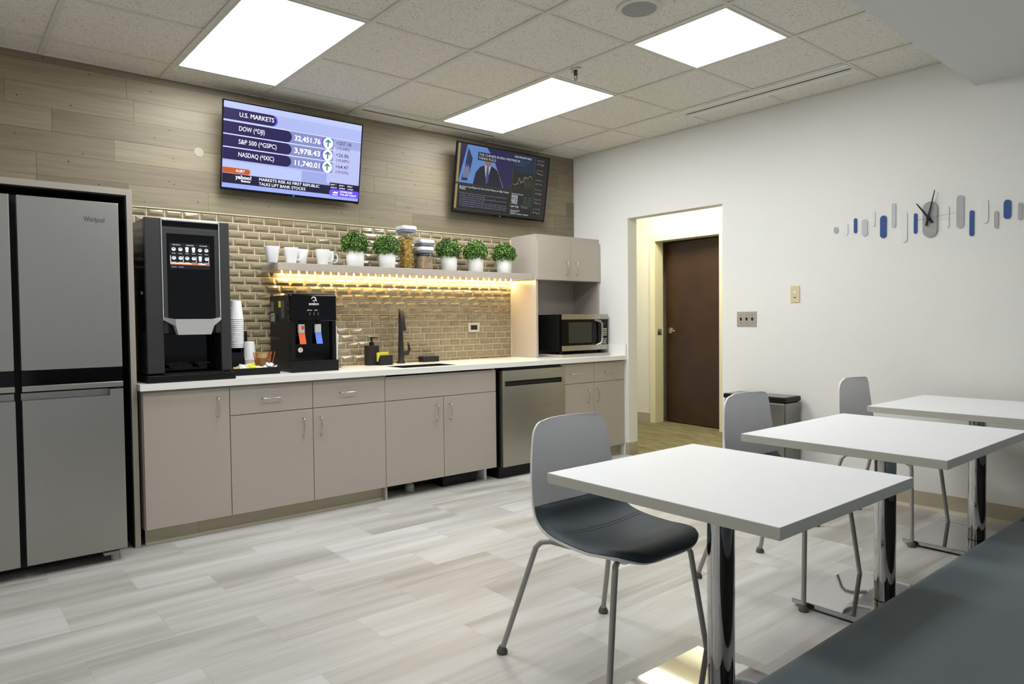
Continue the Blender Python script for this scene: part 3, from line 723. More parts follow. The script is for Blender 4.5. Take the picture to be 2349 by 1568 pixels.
def foam_stack(lab, x, y, z, n_, r0_=.043, r1_=.031, h_=.105, step=.0115, tilt=0):
    for k in range(n_):
        m = MB(); m.lathe([(r0_-.002, .0), (r0_, .001), (r0_, .006), (r0_-.002, .007), (r1_, h_), (r1_-.003, h_+.001), (.0001, h_-.001)], n=20, cap=False)
        o = obj('foam_cup', m, M_foam, None, loc=(x+tilt*k*step, y+.3*k*step*0, z+k*step)) if k == 0 else None
        if o: first = o; me = o.data; m.lathe
        else: o = first.copy(); COL.objects.link(o); o.location = (x+tilt*k*step, y, z+k*step)
        pos = 'topmost cup' if k == n_-1 else ('bottom cup' if k == 0 else 'cup')
        if k == n_-1: tag(o, 'white foam cup, upside down on top of the '+lab, 'cup', 'foam cups, '+lab)
        elif k == 0: tag(o, 'white foam cup at the very bottom of the '+lab, 'cup', 'foam cups, '+lab)
        else: tag(o, 'white foam cup rim showing inside the '+lab, 'cup', 'nested foam cups in the '+lab)
foam_stack('taller rear stack of cups', -3.155, -.235, CT+.16, 15, .040, .027, .115, .0125)
foam_stack('shorter front stack of cups', -3.098, -.285, CT+.008, 8, .040, .029, .112, .011)
m = MB(); m.lathe([(.026, 0), (.040, .118), (.042, .119), (.042, .123), (.038, .121)], n=24)
t2 = thing('paper_cup', 'brown paper cup with a pale rim holding orange stir sticks', 'cup', (-3.035, -.31, CT+.0065))
obj('cup', m.mat(0), M_brown, t2)
m = MB(); m.lathe([(.0372, .09), (.0415, .1185)], n=24, cap=False); m.lathe([(.0412, .119), (.0432, .121), (.041, .123)], n=24, cap=False); obj('upper_band', m, M_tan, t2)
for k, (x_, y_, a_, b_) in enumerate([(-3.005, -.335, .022, .0), (-2.995, -.345, .034, .0), (-3.012, -.35, .03, .01), (-3.075, -.345, -.022, .0), (-3.07, -.353, -.018, .005)]):
    m = MB(); dz = .125-.0*k; m.tube([(0, 0, 0), (a_, b_, dz)], .0025, 6)
    tag(obj('stir_stick', m, M_orange, None, loc=(x_, y_, CT+.009)), ['orange stir stick just right of the paper cup', 'orange stir stick leaning farthest right in the tray', 'orange stir stick crossing the front of the paper cup', 'orange stir stick leaning left beside the paper cup', 'second orange stir stick leaning left in front of the paper cup'][k], 'stir stick', 'orange stir sticks')
def packet(lab, x, y, z, w_, d_, mt, rx, ry, rz, grp):
    m = MB(); nn = 6
    m.grid(lambda u, v: ((u-.5)*w_, (v-.5)*d_, .004*sin(u*9+v*7)+.002), nn, nn); m.grid(lambda u, v: ((u-.5)*w_, (v-.5)*d_, .004*sin(u*9+v*7)-.002), nn, nn, flip=True)
    o = obj('sweetener_packet', m, mt, None, loc=(x, y, z)); o.rotation_euler = (rx, ry, rz); return tag(o, lab, 'packet', grp)
packet('white and grey sweetener packet standing in the tray by the front cup stack', -3.17, -.385, CT+.045, .055, .04, M_paper, 1.2, .1, .1, 'sweetener packets in the black tray')
packet('bright yellow sweetener packet in the middle of the tray', -3.125, -.38, CT+.05, .05, .04, M_yel, 1.1, -.1, -.1, 'sweetener packets in the black tray')
packet('yellow-white sweetener packet lying right of the bright yellow one', -3.085, -.385, CT+.04, .045, .035, mat('pale yellow paper', (226, 222, 140), .7), .7, .2, .3, 'sweetener packets in the black tray')
packet('pink sweetener packet at the left end of the tray', -3.42, -.385, CT+.045, .04, .035, M_pink, .9, .3, -.2, 'sweetener packets in the black tray')
packet('tan sugar packet next to the pink one', -3.205, -.375, CT+.04, .04, .03, M_tan, .8, -.2, .2, 'sweetener packets in the black tray')
packet('flat white sugar packet lying on the tray floor', -3.05, -.375, CT+.035, .05, .035, M_paper, .4, .1, .5, 'sweetener packets in the black tray')
cl = ['white coffee creamer cup at the left of the heap', 'white creamer cup lying on its side in the middle of the heap', 'white creamer cup on top of the heap', 'white creamer cup with brown foil at the right', 'white creamer cup at the far right end of the tray', 'white creamer cup tucked behind the heap']
for k, (x_, z_) in enumerate([(-3.055, .046), (-3.03, .05), (-3.005, .062), (-2.998, .044), (-2.978, .05), (-3.022, .064)]):
    m = MB(); m.lathe([(.010, -.010), (.014, .008), (.018, .009), (.018, .011), (.0001, .011)], n=14)
    o = obj('coffee_creamer', m, M_white if k != 3 else mat('brown foil', (150, 96, 80), .4), None, loc=(x_, -.385+.012*(k % 2), CT+z_-.014)); o.rotation_euler = (.9*(k-2), .5*k, .3*k); tag(o, cl[k], 'creamer', 'coffee creamers in the black tray')

# ------------------------------------------------------------- water dispenser
t = thing('water_dispenser', 'black countertop water dispenser with red and blue levers', 'water dispenser', (-2.735, -.265, CT))
ox, oy, oz = t.location
XW0, XW1, YW = -2.893, -2.578, -.42
m = MB(); B(m, XW0+.008, XW1-.004, -.385, -.07, CT+.012, 1.345); B(m, XW0+.01, XW1-.01, -.40, -.07, CT, CT+.012); B(m, XW0+.008, XW0+.035, -.412, -.385, CT+.07, 1.18); B(m, XW1-.03, XW1-.004, -.412, -.385, CT+.07, 1.18); obj('housing', m, M_black, t, .003)
m = MB(); B(m, XW0, XW1, YW, -.375, 1.178, 1.352); hd = obj('head', m, M_bgloss, t, .012, 3)
P_ = Panel((-2.735-ox, YW-oy-.0006, 1.178-oz), (1, 0, 0), (0, 0, 1)); wl = flat((225, 225, 225))
P_.text('avalon', -.033, .103, .026, wl, .018, width=.066)
a1 = [(.0+.017*cos(radians(a)), .142+.0125*sin(radians(a))) for a in range(-120, 181, 15)]; P_.line([(x_*.8, y_) for x_, y_ in a1][::-1], .0055, wl); P_.line([(.004, .152), (.014, .142), (.018, .127)], .0055, wl)
P_.text('Self Clean', -.045, .068, .009, wl, .02, width=.032); P_.text('| Filter', .002, .068, .009, wl, .02, width=.022)
for k, xx in enumerate((-.028, .0, .028)): P_.disc(xx, .053, .0022, .0022, wl, 10); P_.disc(xx, .043, .0035, .003, flat((120, 120, 120)), 12)
P_.build('front_marking', hd)
m = MB(); B(m, XW0+.035, XW1-.03, -.387, -.384, CT+.07, 1.178); obj('splash_back', m, M_bgloss, t)
for x_, mt, nm, b in ((-2.815, M_orange, 'hot_lever', 1), (-2.705, M_bluep, 'cold_lever', 0)):
    m = MB(); B(m, x_-.018, x_+.022, -.41, -.39, 1.105, 1.16); tp = obj('tap', m, M_lgrey, t, .003)
    if b: m = MB(); B(m, x_-.0, x_+.016, -.413, -.4101, 1.128, 1.15); obj('safety_button', m, M_red, tp)
    m = MB(); xa, xb = x_-.020-ox, x_+.022-ox
    m.hexa([(xa+.003, -.425-oy, 1.035-oz), (xb+.003, -.425-oy, 1.035-oz), (xb+.003, -.419-oy, 1.035-oz), (xa+.006, -.419-oy, 1.035-oz)], [(xa, -.395-oy, 1.15-oz), (xb, -.395-oy, 1.15-oz), (xb, -.389-oy, 1.15-oz), (xa, -.389-oy, 1.15-oz)]); obj(nm, m, mt, t, .001)
P_ = Panel((-2.815-ox, -.3885-oy, .998-oz), (1, 0, 0), (0, 0, 1)); P_.disc(0, 0, .016, .016, flat((232, 222, 214))); P_.line([(0, .009), (0, -.001), (-.004, -.008)], .003, flat((120, 50, 40))); P_.build('hot_sticker', t)
m = MB(); B(m, XW0, XW1, YW-.012, -.385, CT+.001, CT+.07); B(m, XW0+.05, XW1-.045, YW-.0135, YW-.012, CT+.035, CT+.047); dt = obj('drip_tray', m, M_black, t, .004)
m = MB()
for k in range(11):
    for y_ in (-.31, -.22): B(m, XW0+.0068, XW0+.0085, y_, y_+.07, 1.02-.012*k*1.0-.02, 1.024-.012*k-.02)
obj('side_vent', m, M_lamdark, t)
P_ = Panel((XW0+.0078-ox, -.085-oy, 1.18-oz), (0, -1, 0), (0, 0, 1)); P_.rect(.0, .0, .07, .055, M_stick); P_.rect(.0, .065, .055, .13, flat((128, 126, 120))); P_.rect(.135, .09, .175, .13, M_yel); P_.rect(.18, .02, .23, .13, flat((80, 82, 88))); P_.rect(.1, .0, .13, .05, M_dark)
P_.text('HOT', .01, .03, .016, flat((60, 60, 60)), .01); P_.text('CAUTION', .005, .1, .01, flat((60, 60, 60)), .01, width=.045); P_.build('side_sticker', t)
# papers behind the dispenser and acrylic stand
m = MB(); m.hexa([(-.006, -.09, 0), (.0, -.09, 0), (.03, .10, 0), (.024, .10, 0)], [(-.006, -.09, .285), (.0, -.09, .285), (.03, .10, .285), (.024, .10, .285)]); o = tag(obj('paper_filter_stack', m, M_paper, None, loc=(-2.556, -.28, CT)), 'tall white paper sheets standing right of the water dispenser', 'paper')
m = MB(); m.hexa([(.0, -.06, 0), (.002, -.06, 0), (.024, .08, 0), (.022, .08, 0)], [(.012, -.06, .23), (.014, -.06, .23), (.052, .08, .255), (.050, .08, .255)]); tag(obj('paper_sheet', m, M_paper, None, loc=(-2.545, -.28, CT)), 'white sheet leaning outward at the right of the standing papers', 'paper')
m = MB(); m.box(-.05, .03, -.04, .04, 0, .005); m.prism([(-.04, .005), (.04, .005), (.04, .095), (-.04, .095)], .024, .028, 'x'); tag(obj('acrylic_stand', m, mat('clear acrylic', (230, 236, 236), .05, trans=.9, ior=1.3), None, loc=(-2.48, -.17, CT)), 'small clear acrylic holder on the worktop by the water dispenser', 'holder')

# ------------------------------------------------------------- shelf with lights
SX0, SX1, SY, SZ0, SZ1 = -2.915, -.739, -.300, 1.503, 1.553
m = MB(); m.box(SX0, SX1-.024, SY, -.013, SZ0, SZ1); sh = tag(obj('floating_shelf', m, M_lam, None, .0015), 'long taupe floating shelf holding mugs, canisters and potted greenery', 'shelf')
t = thing('led_strip', 'warm LED strip glowing under the floating shelf', 'light strip', (-1.85, -.036, SZ0-.0005))
m = MB(); m.box(-.945, 1.075, -.005, .005, -.0015, 0); obj('tape', m, mat('led tape', (240, 230, 200), .5), t)
nd = 35; dm = None
for k in range(nd):
    x_ = -.935+k*(1.998/(nd-1))
    if dm is None:
        m = MB(); m.box(-.003, .003, -.002, .002, -.0040, -.0016); dm = obj('diode', m, M_led, t); dm.location = (x_, 0, 0)
    else: c = dm.copy(); COL.objects.link(c); c.parent = t; c.location = (x_, 0, 0)
# upper cabinet
XU0, XU1, YU = -.760, -.003, -.327
t = thing('upper_cabinet', 'tall taupe wall cabinet with two small doors above an open microwave niche', 'cabinet', (XU0, 0, CT))
oz = CT
m = MB(); m.box(0, .022, YU, -.006, 0, 1.882-oz); m.box(XU1-XU0-.018, XU1-XU0, YU, -.006, .1, 1.882-oz); m.box(.022, XU1-XU0-.018, YU+.02, -.006, 1.506-oz, 1.528-oz); m.box(.022, XU1-XU0-.018, YU, -.006, 1.84-oz, 1.882-oz); m.box(.022, XU1-XU0-.018, -.02, -.006, .0, 1.84-oz)
obj('carcass', m, M_lam, t, .0008)
XUM = -.372
for a, b, hx_ in ((XU0+.002, XUM, -.432), (XUM, XU1, -.316)):
    m = MB(); m.box(a+G_-XU0, b-G_-XU0, YU-.018, YU-.0005, 1.506-oz, 1.838-oz); o = obj('door', m, M_lam, t, .0012); obj('handle', wire_pull(hx_-XU0, 1.608-oz, 'z', YU-.018), M_nickel, o)
# pull-out board and microwave
m = MB(); m.box(-.285, .285, -.22, .22, 0, .022); tag(obj('microwave_board', m, M_lam, None, .002, loc=(-.318, -.255, CT)), 'thin taupe board under the microwave, jutting over the worktop', 'board')
MX0, MX1, MY = -.585, -.028, -.45
t = thing('microwave', 'black microwave with brushed steel trim standing in the cabinet niche', 'microwave', (-.306, -.25, CT+.022))
ox, oy, oz = t.location; Z0m, Z1m = .912, 1.216
m = MB(); B(m, MX0, MX1, -.415, -.06, Z0m-.002, Z1m); obj('housing', m, M_black, t, .002)
m = MB()
for x_ in (MX0+.04, MX1-.04):
    for y_ in (-.39, -.1): m.lathe([(.014, CT+.0222-oz), (.014, Z0m-.002-oz)], (x_-ox, y_-oy, 0), 12)
obj('foot', m, M_black, t)
xh = -.115
m = MB(); B(m, MX0, xh, MY, -.4155, Z0m, Z1m); dr = obj('door', m, M_bgloss, t, .002)
for z0_, z1_ in ((Z1m-.042, Z1m+.001), (Z0m-.001, Z0m+.042)):
    m = MB(); B(m, MX0-.001, xh, MY-.003, MY+.004, z0_, z1_); obj('steel_trim', m, M_steelh, dr)
m = MB(); B(m, -.508, -.232, MY-.0008, MY+.0, .975, 1.15); obj('window', m, mat('microwave window', (52, 52, 44), .2), dr)
m = MB(); hxa = -.150
pts_ = [(-.195, 1.168), (-.150, 1.155), (-.132, 1.135), (-.132, .985), (-.150, .965), (-.175, .95)]
m.tube([(p[0]-ox, (MY-.002 if i in (0, 5) else MY-.028)-oy, p[1]-oz) for i, p in enumerate(pts_)], .009, 10); obj('handle', m, M_steelh, dr)
m = MB(); B(m, xh+.002, MX1, MY, -.4155, Z0m, Z1m); cp = obj('control_panel', m, M_bgloss, t, .002)
for z0_, z1_ in ((Z1m-.042, Z1m+.001), (Z0m-.001, Z0m+.042)):
    m = MB(); B(m, xh+.002, MX1+.0005, MY-.003, MY+.004, z0_, z1_); obj('steel_trim', m, M_steelh, cp)
P_ = Panel((xh+.012-ox, MY-oy-.0002, .955-oz), (1, 0, 0), (0, 0, 1)); bt = flat((196, 194, 184))
P_.text('12:00', .008, .175, .018, flat((60, 80, 60)), .01)
for r_ in range(8):
    for c_ in range(3):
        if r_ in (3,): continue
        P_.rect(.006+.019*c_, .006+.0175*r_, .019+.019*c_, .017+.0175*r_, bt)
P_.build('keypad', cp)

# ------------------------------------------------------------- shelf items
ZS = SZ1+.0005
def mug(label, x, y, rz, first=[None]):
    if first[0] is None:
        t = thing('mug', label, 'mug', (x, y, ZS), rz, 'white mugs on the shelf')
        m = MB(); n_ = 28
        def ring(hw, z, sq):
            o = []
            for k in range(n_):
                a = 2*pi*k/n_; c_, s_ = cos(a), sin(a); d_ = (abs(c_)**sq+abs(s_)**sq)**(1/sq); o.append((hw*c_/d_, hw*s_/d_, z))
            return o
        rings = [ring(.029, 0, 4.5), ring(.031, .003, 4.5), ring(.047, .104, 5), ring(.0475, .107, 5), ring(.0455, .107, 5), ring(.044, .10, 5), ring(.029, .008, 4.5)]
        vs = [p for r_ in rings for p in r_]
        m.faces(vs, [(i*n_+k, i*n_+(k+1) % n_, (i+1)*n_+(k+1) % n_, (i+1)*n_+k) for i in range(len(rings)-1) for k in range(n_)], True)
        m.face(rings[0][::-1]); m.face(rings[-1]); obj('body', m, M_white, t)
        m = MB(); m.tube([(.040, 0, .088), (.058, 0, .092), (.070, 0, .08), (.073, 0, .06), (.068, 0, .04), (.052, 0, .028), (.034, 0, .03)], .0058, 10); obj('handle', m, M_white, t)
        t.scale = (.96, .96, .96); first[0] = t; return t
    c = copy_tree(first[0]); c.location = (x, y, ZS); c.rotation_euler = (0, 0, rz); c['label'] = label; return c
mug('white mug alone at the left end of the shelf', -2.922, -.225, radians(80))
mug('white mug second from the left on the shelf, handle to the right', -2.795, -.215, radians(-12))
mug('white mug partly behind the second mug, at its right', -2.700, -.145, radians(100))
mug('white mug in front, nearest the first plant, handle to the right', -2.576, -.215, radians(-12))
mug('white mug mostly hidden behind the one nearest the first plant', -2.495, -.12, radians(-12))

def foliage():
    m = MB(); rg = random.Random(11)
    for k in range(3000):
        z = 2*rg.random()-1; a = rg.random()*2*pi; q = math.sqrt(1-z*z)
        n_ = Vector((q*cos(a), q*sin(a), z)); rad = .100*(1+.06*sin(5*a+3*z)+.05*sin(9*z+2*a))*(.72+.30*rg.random()**.5)
        p = Vector((n_.x*rad, n_.y*rad, n_.z*rad*.86))
        if p.z < -.062: continue
        nn = (n_*1.0+Vector((rg.gauss(0, .5), rg.gauss(0, .5), rg.gauss(0, .5)+.2))).normalized()
        d_ = nn.cross(Vector((rg.gauss(0, 1), rg.gauss(0, 1), rg.gauss(0, 1)))).normalized(); s_ = d_.cross(nn)
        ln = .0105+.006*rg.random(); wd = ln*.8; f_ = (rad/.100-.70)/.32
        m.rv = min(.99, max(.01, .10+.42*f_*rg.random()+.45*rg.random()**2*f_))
        m.face([p, p+d_*ln*.5+s_*wd*.5+nn*.0015, p+d_*ln, p+d_*ln*.5-s_*wd*.5+nn*.0015])
    m.rv = .02; m.lathe([(.0001, -.05), (.055, -.035), (.064, .0), (.05, .038), (.0001, .052)], n=14, cap=False)
    return m
def potted(label, x, y, s, rz, first=[None]):
    if first[0] is None:
        t = thing('potted_plant', label, 'potted plant', (x, y, ZS), rz, 'potted boxwood balls on the shelf')
        m = MB(); n_ = 72; prof = [(.055, 0), (.060, .004), (.064, .06), (.066, .125), (.066, .132)]
        vs = []
        for r_, z in prof:
            for k in range(n_):
                q = r_+(.0009 if k % 2 else -.0009)*(1 if z > .003 else 0); vs.append((q*cos(2*pi*k/n_), q*sin(2*pi*k/n_), z))
        m.faces(vs, [(i*n_+k, i*n_+(k+1) % n_, (i+1)*n_+(k+1) % n_, (i+1)*n_+k) for i in range(len(prof)-1) for k in range(n_)], True)
        m.lathe([(.066, .132), (.060, .132), (.058, .122), (.0001, .12)], n=36, cap=False); m.face(vs[:n_][::-1]); obj('pot', m, M_pot, t)
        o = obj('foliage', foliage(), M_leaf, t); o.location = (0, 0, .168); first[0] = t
        t.scale = (s, s, s); return t
    c = copy_tree(first[0]); c.location = (x, y, ZS); c.rotation_euler = (0, 0, rz); c.scale = (s, s, s); c['label'] = label
    for ch in c.children:
        if ch.name.startswith('foliage'): ch.rotation_euler = (0, 0, rz*2)
    return c
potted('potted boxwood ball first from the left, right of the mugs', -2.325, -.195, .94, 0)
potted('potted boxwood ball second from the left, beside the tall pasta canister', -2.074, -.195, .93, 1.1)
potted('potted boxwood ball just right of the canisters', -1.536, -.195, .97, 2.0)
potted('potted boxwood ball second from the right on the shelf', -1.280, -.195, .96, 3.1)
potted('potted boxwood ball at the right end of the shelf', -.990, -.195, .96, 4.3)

def canister(label, x, y, w_, h_, content, ch, seed):
    t = thing('food_canister', label, 'canister', (x, y, ZS), 0, 'square clear food canisters on the shelf')
    hw = w_/2; m = MB()
    def sqr(r_, z, c_=.012): return [(-r_+c_, -r_, z), (r_-c_, -r_, z), (r_, -r_+c_, z), (r_, r_-c_, z), (r_-c_, r_, z), (-r_+c_, r_, z), (-r_, r_-c_, z), (-r_, -r_+c_, z)]
    def loft(m, rs, caps=True):
        n_ = 8; vs = [p for r_ in rs for p in r_]
        m.faces(vs, [(i*n_+k, i*n_+(k+1) % n_, (i+1)*n_+(k+1) % n_, (i+1)*n_+k) for i in range(len(rs)-1) for k in range(n_)])
        if caps: m.face(rs[0][::-1]); m.face(rs[-1])
    hb = h_-.045
    loft(m, [sqr(hw*.9, 0), sqr(hw*.92, hb-.02), sqr(hw, hb), sqr(hw*.985, hb), sqr(hw*.90, hb-.02), sqr(hw*.875, .003)]); obj('jar', m, M_glass, t)
    m = MB(); loft(m, [sqr(hw*.97, hb+.001), sqr(hw*1.0, hb+.018)]); ld = obj('seal', m, M_lidg, t)
    m = MB(); loft(m, [sqr(hw*1.06, hb+.0185), sqr(hw*1.1, hb+.03), sqr(hw*1.02, h_-.002), sqr(hw*.9, h_)]); obj('lid', m, M_lid, t, .0015)
    if content:
        m = MB(); rg = random.Random(seed); q = hw*.82
        if content == 'pasta':
            for k in range(520):
                c_ = Vector((rg.uniform(-q, q)*.92, rg.uniform(-q, q)*.92, .010+rg.random()*ch)); a = Vector((rg.gauss(0, 1), rg.gauss(0, 1), rg.gauss(0, .6))).normalized()*.010; b = a.cross(Vector((rg.gauss(0, 1), rg.gauss(0, 1), 1))).normalized()*.006; n_ = a.cross(b).normalized()*.003
                m.rv = .02+.96*rg.random(); m.faces([c_-a-b, c_+n_*1.5-b*.3, c_+a-b, c_+a+b, c_-n_*1.5+b*.3, c_-a+b], [(0, 1, 4, 5), (1, 2, 3, 4)])
            m.rv = .3; m.box(-q*.6, q*.6, -q*.6, q*.6, .006, ch-.01)
            o = obj('pasta_filling', m, M_pasta, t); o['kind'] = 'stuff'
        else:
            for k in range(1500):
                f_ = rg.choice([0, 1, 2, 3, 4, 5]); u_, v_ = rg.uniform(-q, q), rg.random()*ch+.006
                c_ = Vector({0: (u_, -q, v_), 1: (u_, -q, v_), 2: (-q, u_, v_), 3: (q, u_, v_), 4: (u_, rg.uniform(-q, q), ch+.004), 5: (u_, q, v_)}[f_])
                r_ = .0026; m.rv = .02+.96*rg.random()
                m.faces([c_+Vector(d_)*r_ for d_ in ((1, 0, 0), (-1, 0, 0), (0, 1, 0), (0, -1, 0), (0, 0, 1.3), (0, 0, -1.3))], [(0, 2, 4), (2, 1, 4), (1, 3, 4), (3, 0, 4), (2, 0, 5), (1, 2, 5), (3, 1, 5), (0, 3, 5)])
            m.rv = .25; m.box(-q*.98, q*.98, -q*.98, q*.98, .006, ch)
            o = obj('grain_filling', m, M_grain, t); o['kind'] = 'stuff'
    return t
canister('tall clear canister full of pasta with a white lid', -1.915, -.20, .112, .312, 'pasta', .225, 1)
canister('middle-height nearly empty clear canister behind the short one', -1.70, -.10, .118, .235, None, 0, 2)
canister('short clear canister of grain in front, with a white lid', -1.783, -.235, .104, .165, 'grain', .088, 3)

# ------------------------------------------------------------- under-sink things
t = thing('plastic_jug', 'small pale plastic jug in the dark space under the sink cabinet', 'jug', (-2.10, -.50, 0.0005))
m = MB(); m.lathe([(.03, 0), (.033, .01), (.03, .045), (.012, .062), (.012, .066)], n=18); obj('jug', m, mat('pale green plastic', (150, 160, 145), .4), t)
m = MB(); m.lathe([(.014, .0661), (.014, .080)], n=14); obj('cap', m, M_white, t)
sbox('storage_tub', 'low black tub in the toe space under the sink doors', 'tub', -1.86, -1.56, -.55, -.405, .0005, .07, M_black, .006)

# ------------------------------------------------------------- wall screens
def wall_screen(label, cx, zb_, w_, h_, draw, nm='wall_screen'):
    t = thing(nm, label, 'television', (cx, -.085, zb_), 0, None); t.rotation_euler = (radians(9.2), 0, 0)
    hw = w_/2
    m = MB(); m.box(-hw, hw, 0, .012, 0, h_); m.box(-hw*.8, hw*.8, .012, .045, .03, h_*.6); obj('case', m, M_black, t, .002)
    m = MB(); b = .007
    for q in ((-hw, hw, 0, b*2), (-hw, hw, h_-b, h_), (-hw, -hw+b, b*2, h_-b), (hw-b, hw, b*2, h_-b)): m.box(q[0], q[1], -.003, 0, q[2], q[3])
    obj('bezel', m, M_bgloss, t)
    m = MB(); m.box(-.05, .06, -.002, .01, -.010, 0); m.box(hw-.03, hw-.004, -.001, .004, -.004, 0); obj('sensor_bar', m, M_bmatte, t)
    P_ = Panel((-hw+b, -.0004, b*2), (1, 0, 0), (0, 0, 1)); draw(P_, w_-2*b, h_-3*b); P_.build('screen', t)
    P_ = Panel((-.012, -.0032, .003), (1, 0, 0), (0, 0, 1)); P_.text('TCL', 0, 0, .009, flat((200, 200, 200)), .01, width=.016); P_.build('brand_lettering', t)
    m = MB(); m.box(-.12, .12, .045, .075, .18, .36); obj('wall_mount', m, M_black, t)
    return t
def draw_market(P, W, Hh):
    X = lambda v: v*W; Y = lambda v: (1-v)*Hh
    def rc(a, b, c, d_, m): P.rect(X(a), Y(d_), X(c), Y(b), m)
    bg = em((164, 174, 226), .95); rc(0, 0, 1, 1, bg)
    rc(.0, .0, 1, .07, em((178, 188, 232), .95)); rc(.42, .21, 1, .33, em((150, 158, 208), .95)); rc(.0, .69, .55, .83, em((172, 184, 240), 1.)); rc(.55, .69, 1, .86, em((148, 160, 214), .95)); rc(0, .95, 1, 1, em((150, 164, 236), .95)); rc(.74, .34, 1, .80, em((176, 182, 226), .95))
    navy = em((32, 22, 78), .9); wh = em((246, 248, 255), 1.05); pur = em((90, 60, 210), 1.)
    P.rpill(0, Y(.205), X(.362), Y(.075), pur); P.rpill(0, Y(.205), X(.35), Y(.075), navy)
    rows = [(.228, .368, 'DOW (^DJI)', '32,451.76', '+207.18', '(+0.64%)'), (.383, .518, 'S&P 500 (^GSPC)', '3,978.43', '+26.86', '(+0.68%)'), (.533, .668, 'NASDAQ (^IXIC)', '11,740.01', '+64.47', '(+0.55%)')]
    for a, b, s1, s2, s3, s4 in rows:
        rc(.44, a, .78, b, em((128, 136, 188), .9)); rc(0, a-.012, 1 if a < .3 else .8, a-.003, em((205, 212, 245), 1.))
        P.rpill(0, Y(b), X(.467), Y(a), navy)
        P.text(s1, X(.10), Y((a+b)/2+.022), .040, wh, .004, width=X(.175 if 'DJI' in s1 else (.26 if 'GSPC' in s1 else .245)))
        P.text(s2, X(.485), Y((a+b)/2+.03), .047, wh, .022, width=X(.195))
        P.disc(X(.728), Y((a+b)/2), X(.038), X(.040), pur, 28); P.disc(X(.738), Y((a+b)/2), X(.038), X(.040), em((236, 240, 255), 1.), 28)
        g = em((40, 140, 110), .9); cx_, cy_ = X(.738), Y((a+b)/2)
        P.line([(cx_, cy_-.024), (cx_, cy_+.02)], .010, g); P.line([(cx_-.017, cy_+.004), (cx_, cy_+.022), (cx_+.017, cy_+.004)], .010, g)
        P.text(s3, X(.80), Y((a+b)/2-.002), .034, em((44, 36, 84), .9), .004, width=X(.12 if len(s3) > 6 else .105)); P.text(s4, X(.805), Y((a+b)/2+.058), .025, em((44, 36, 84), .9), .004, width=X(.105))
    P.text('U.S. MARKETS', X(.10), Y(.16), .040, wh, .009, width=X(.235))
    P.rpill(0, Y(.828), X(.185), Y(.762), em((190, 84, 30), .95)); P.text('ALERT', X(.088), Y(.805), .020, wh, .02, width=X(.06))
    rc(0, .832, .80, .947, em((24, 20, 52), .9)); P.text('yahoo!', X(.088), Y(.885), .033, wh, .03, width=X(.105)); P.text('finance', X(.125), Y(.918), .019, wh, .03, width=X(.062))
    P.text('MARKETS RISE AS FIRST REPUBLIC', X(.245), Y(.878), .026, wh, .006, width=X(.44)); P.text('TALKS LIFT BANK STOCKS', X(.245), Y(.932), .026, wh, .006, width=X(.335))
    rc(.765, .79, 1, .872, em((20, 16, 60), .9))
    for k, (q, z) in enumerate((('DOW  ^', '32,451.76'), ('S&P 500  ^', '3,978.43'), ('NASDAQ  ^', '11,740.01'))):
        P.text(q, X(.772+.066*k), Y(.824), .012, wh, .02, width=X(.045)); P.text(z, X(.772+.066*k), Y(.86), .012, wh, .02, width=X(.048))
    P.rpill(X(.762), Y(.962), X(1.0)+.0, Y(.872), em((98, 74, 226), 1.), True); rc(.85, .872, 1, .962, em((98, 74, 226), 1.))
    P.poly([(X(.79), Y(.925)), (X(.83), Y(.925)), (X(.83), Y(.895)), (X(.82), Y(.908)), (X(.808), Y(.9)), (X(.79), Y(.915))], wh); P.text('yahoo!', X(.788), Y(.95), .012, wh, .03, width=X(.042))
    P.text('DOWNLOAD', X(.848), Y(.908), .018, wh, .02, width=X(.10)); P.text('THE APP TODAY', X(.848), Y(.945), .018, wh, .02, width=X(.135))
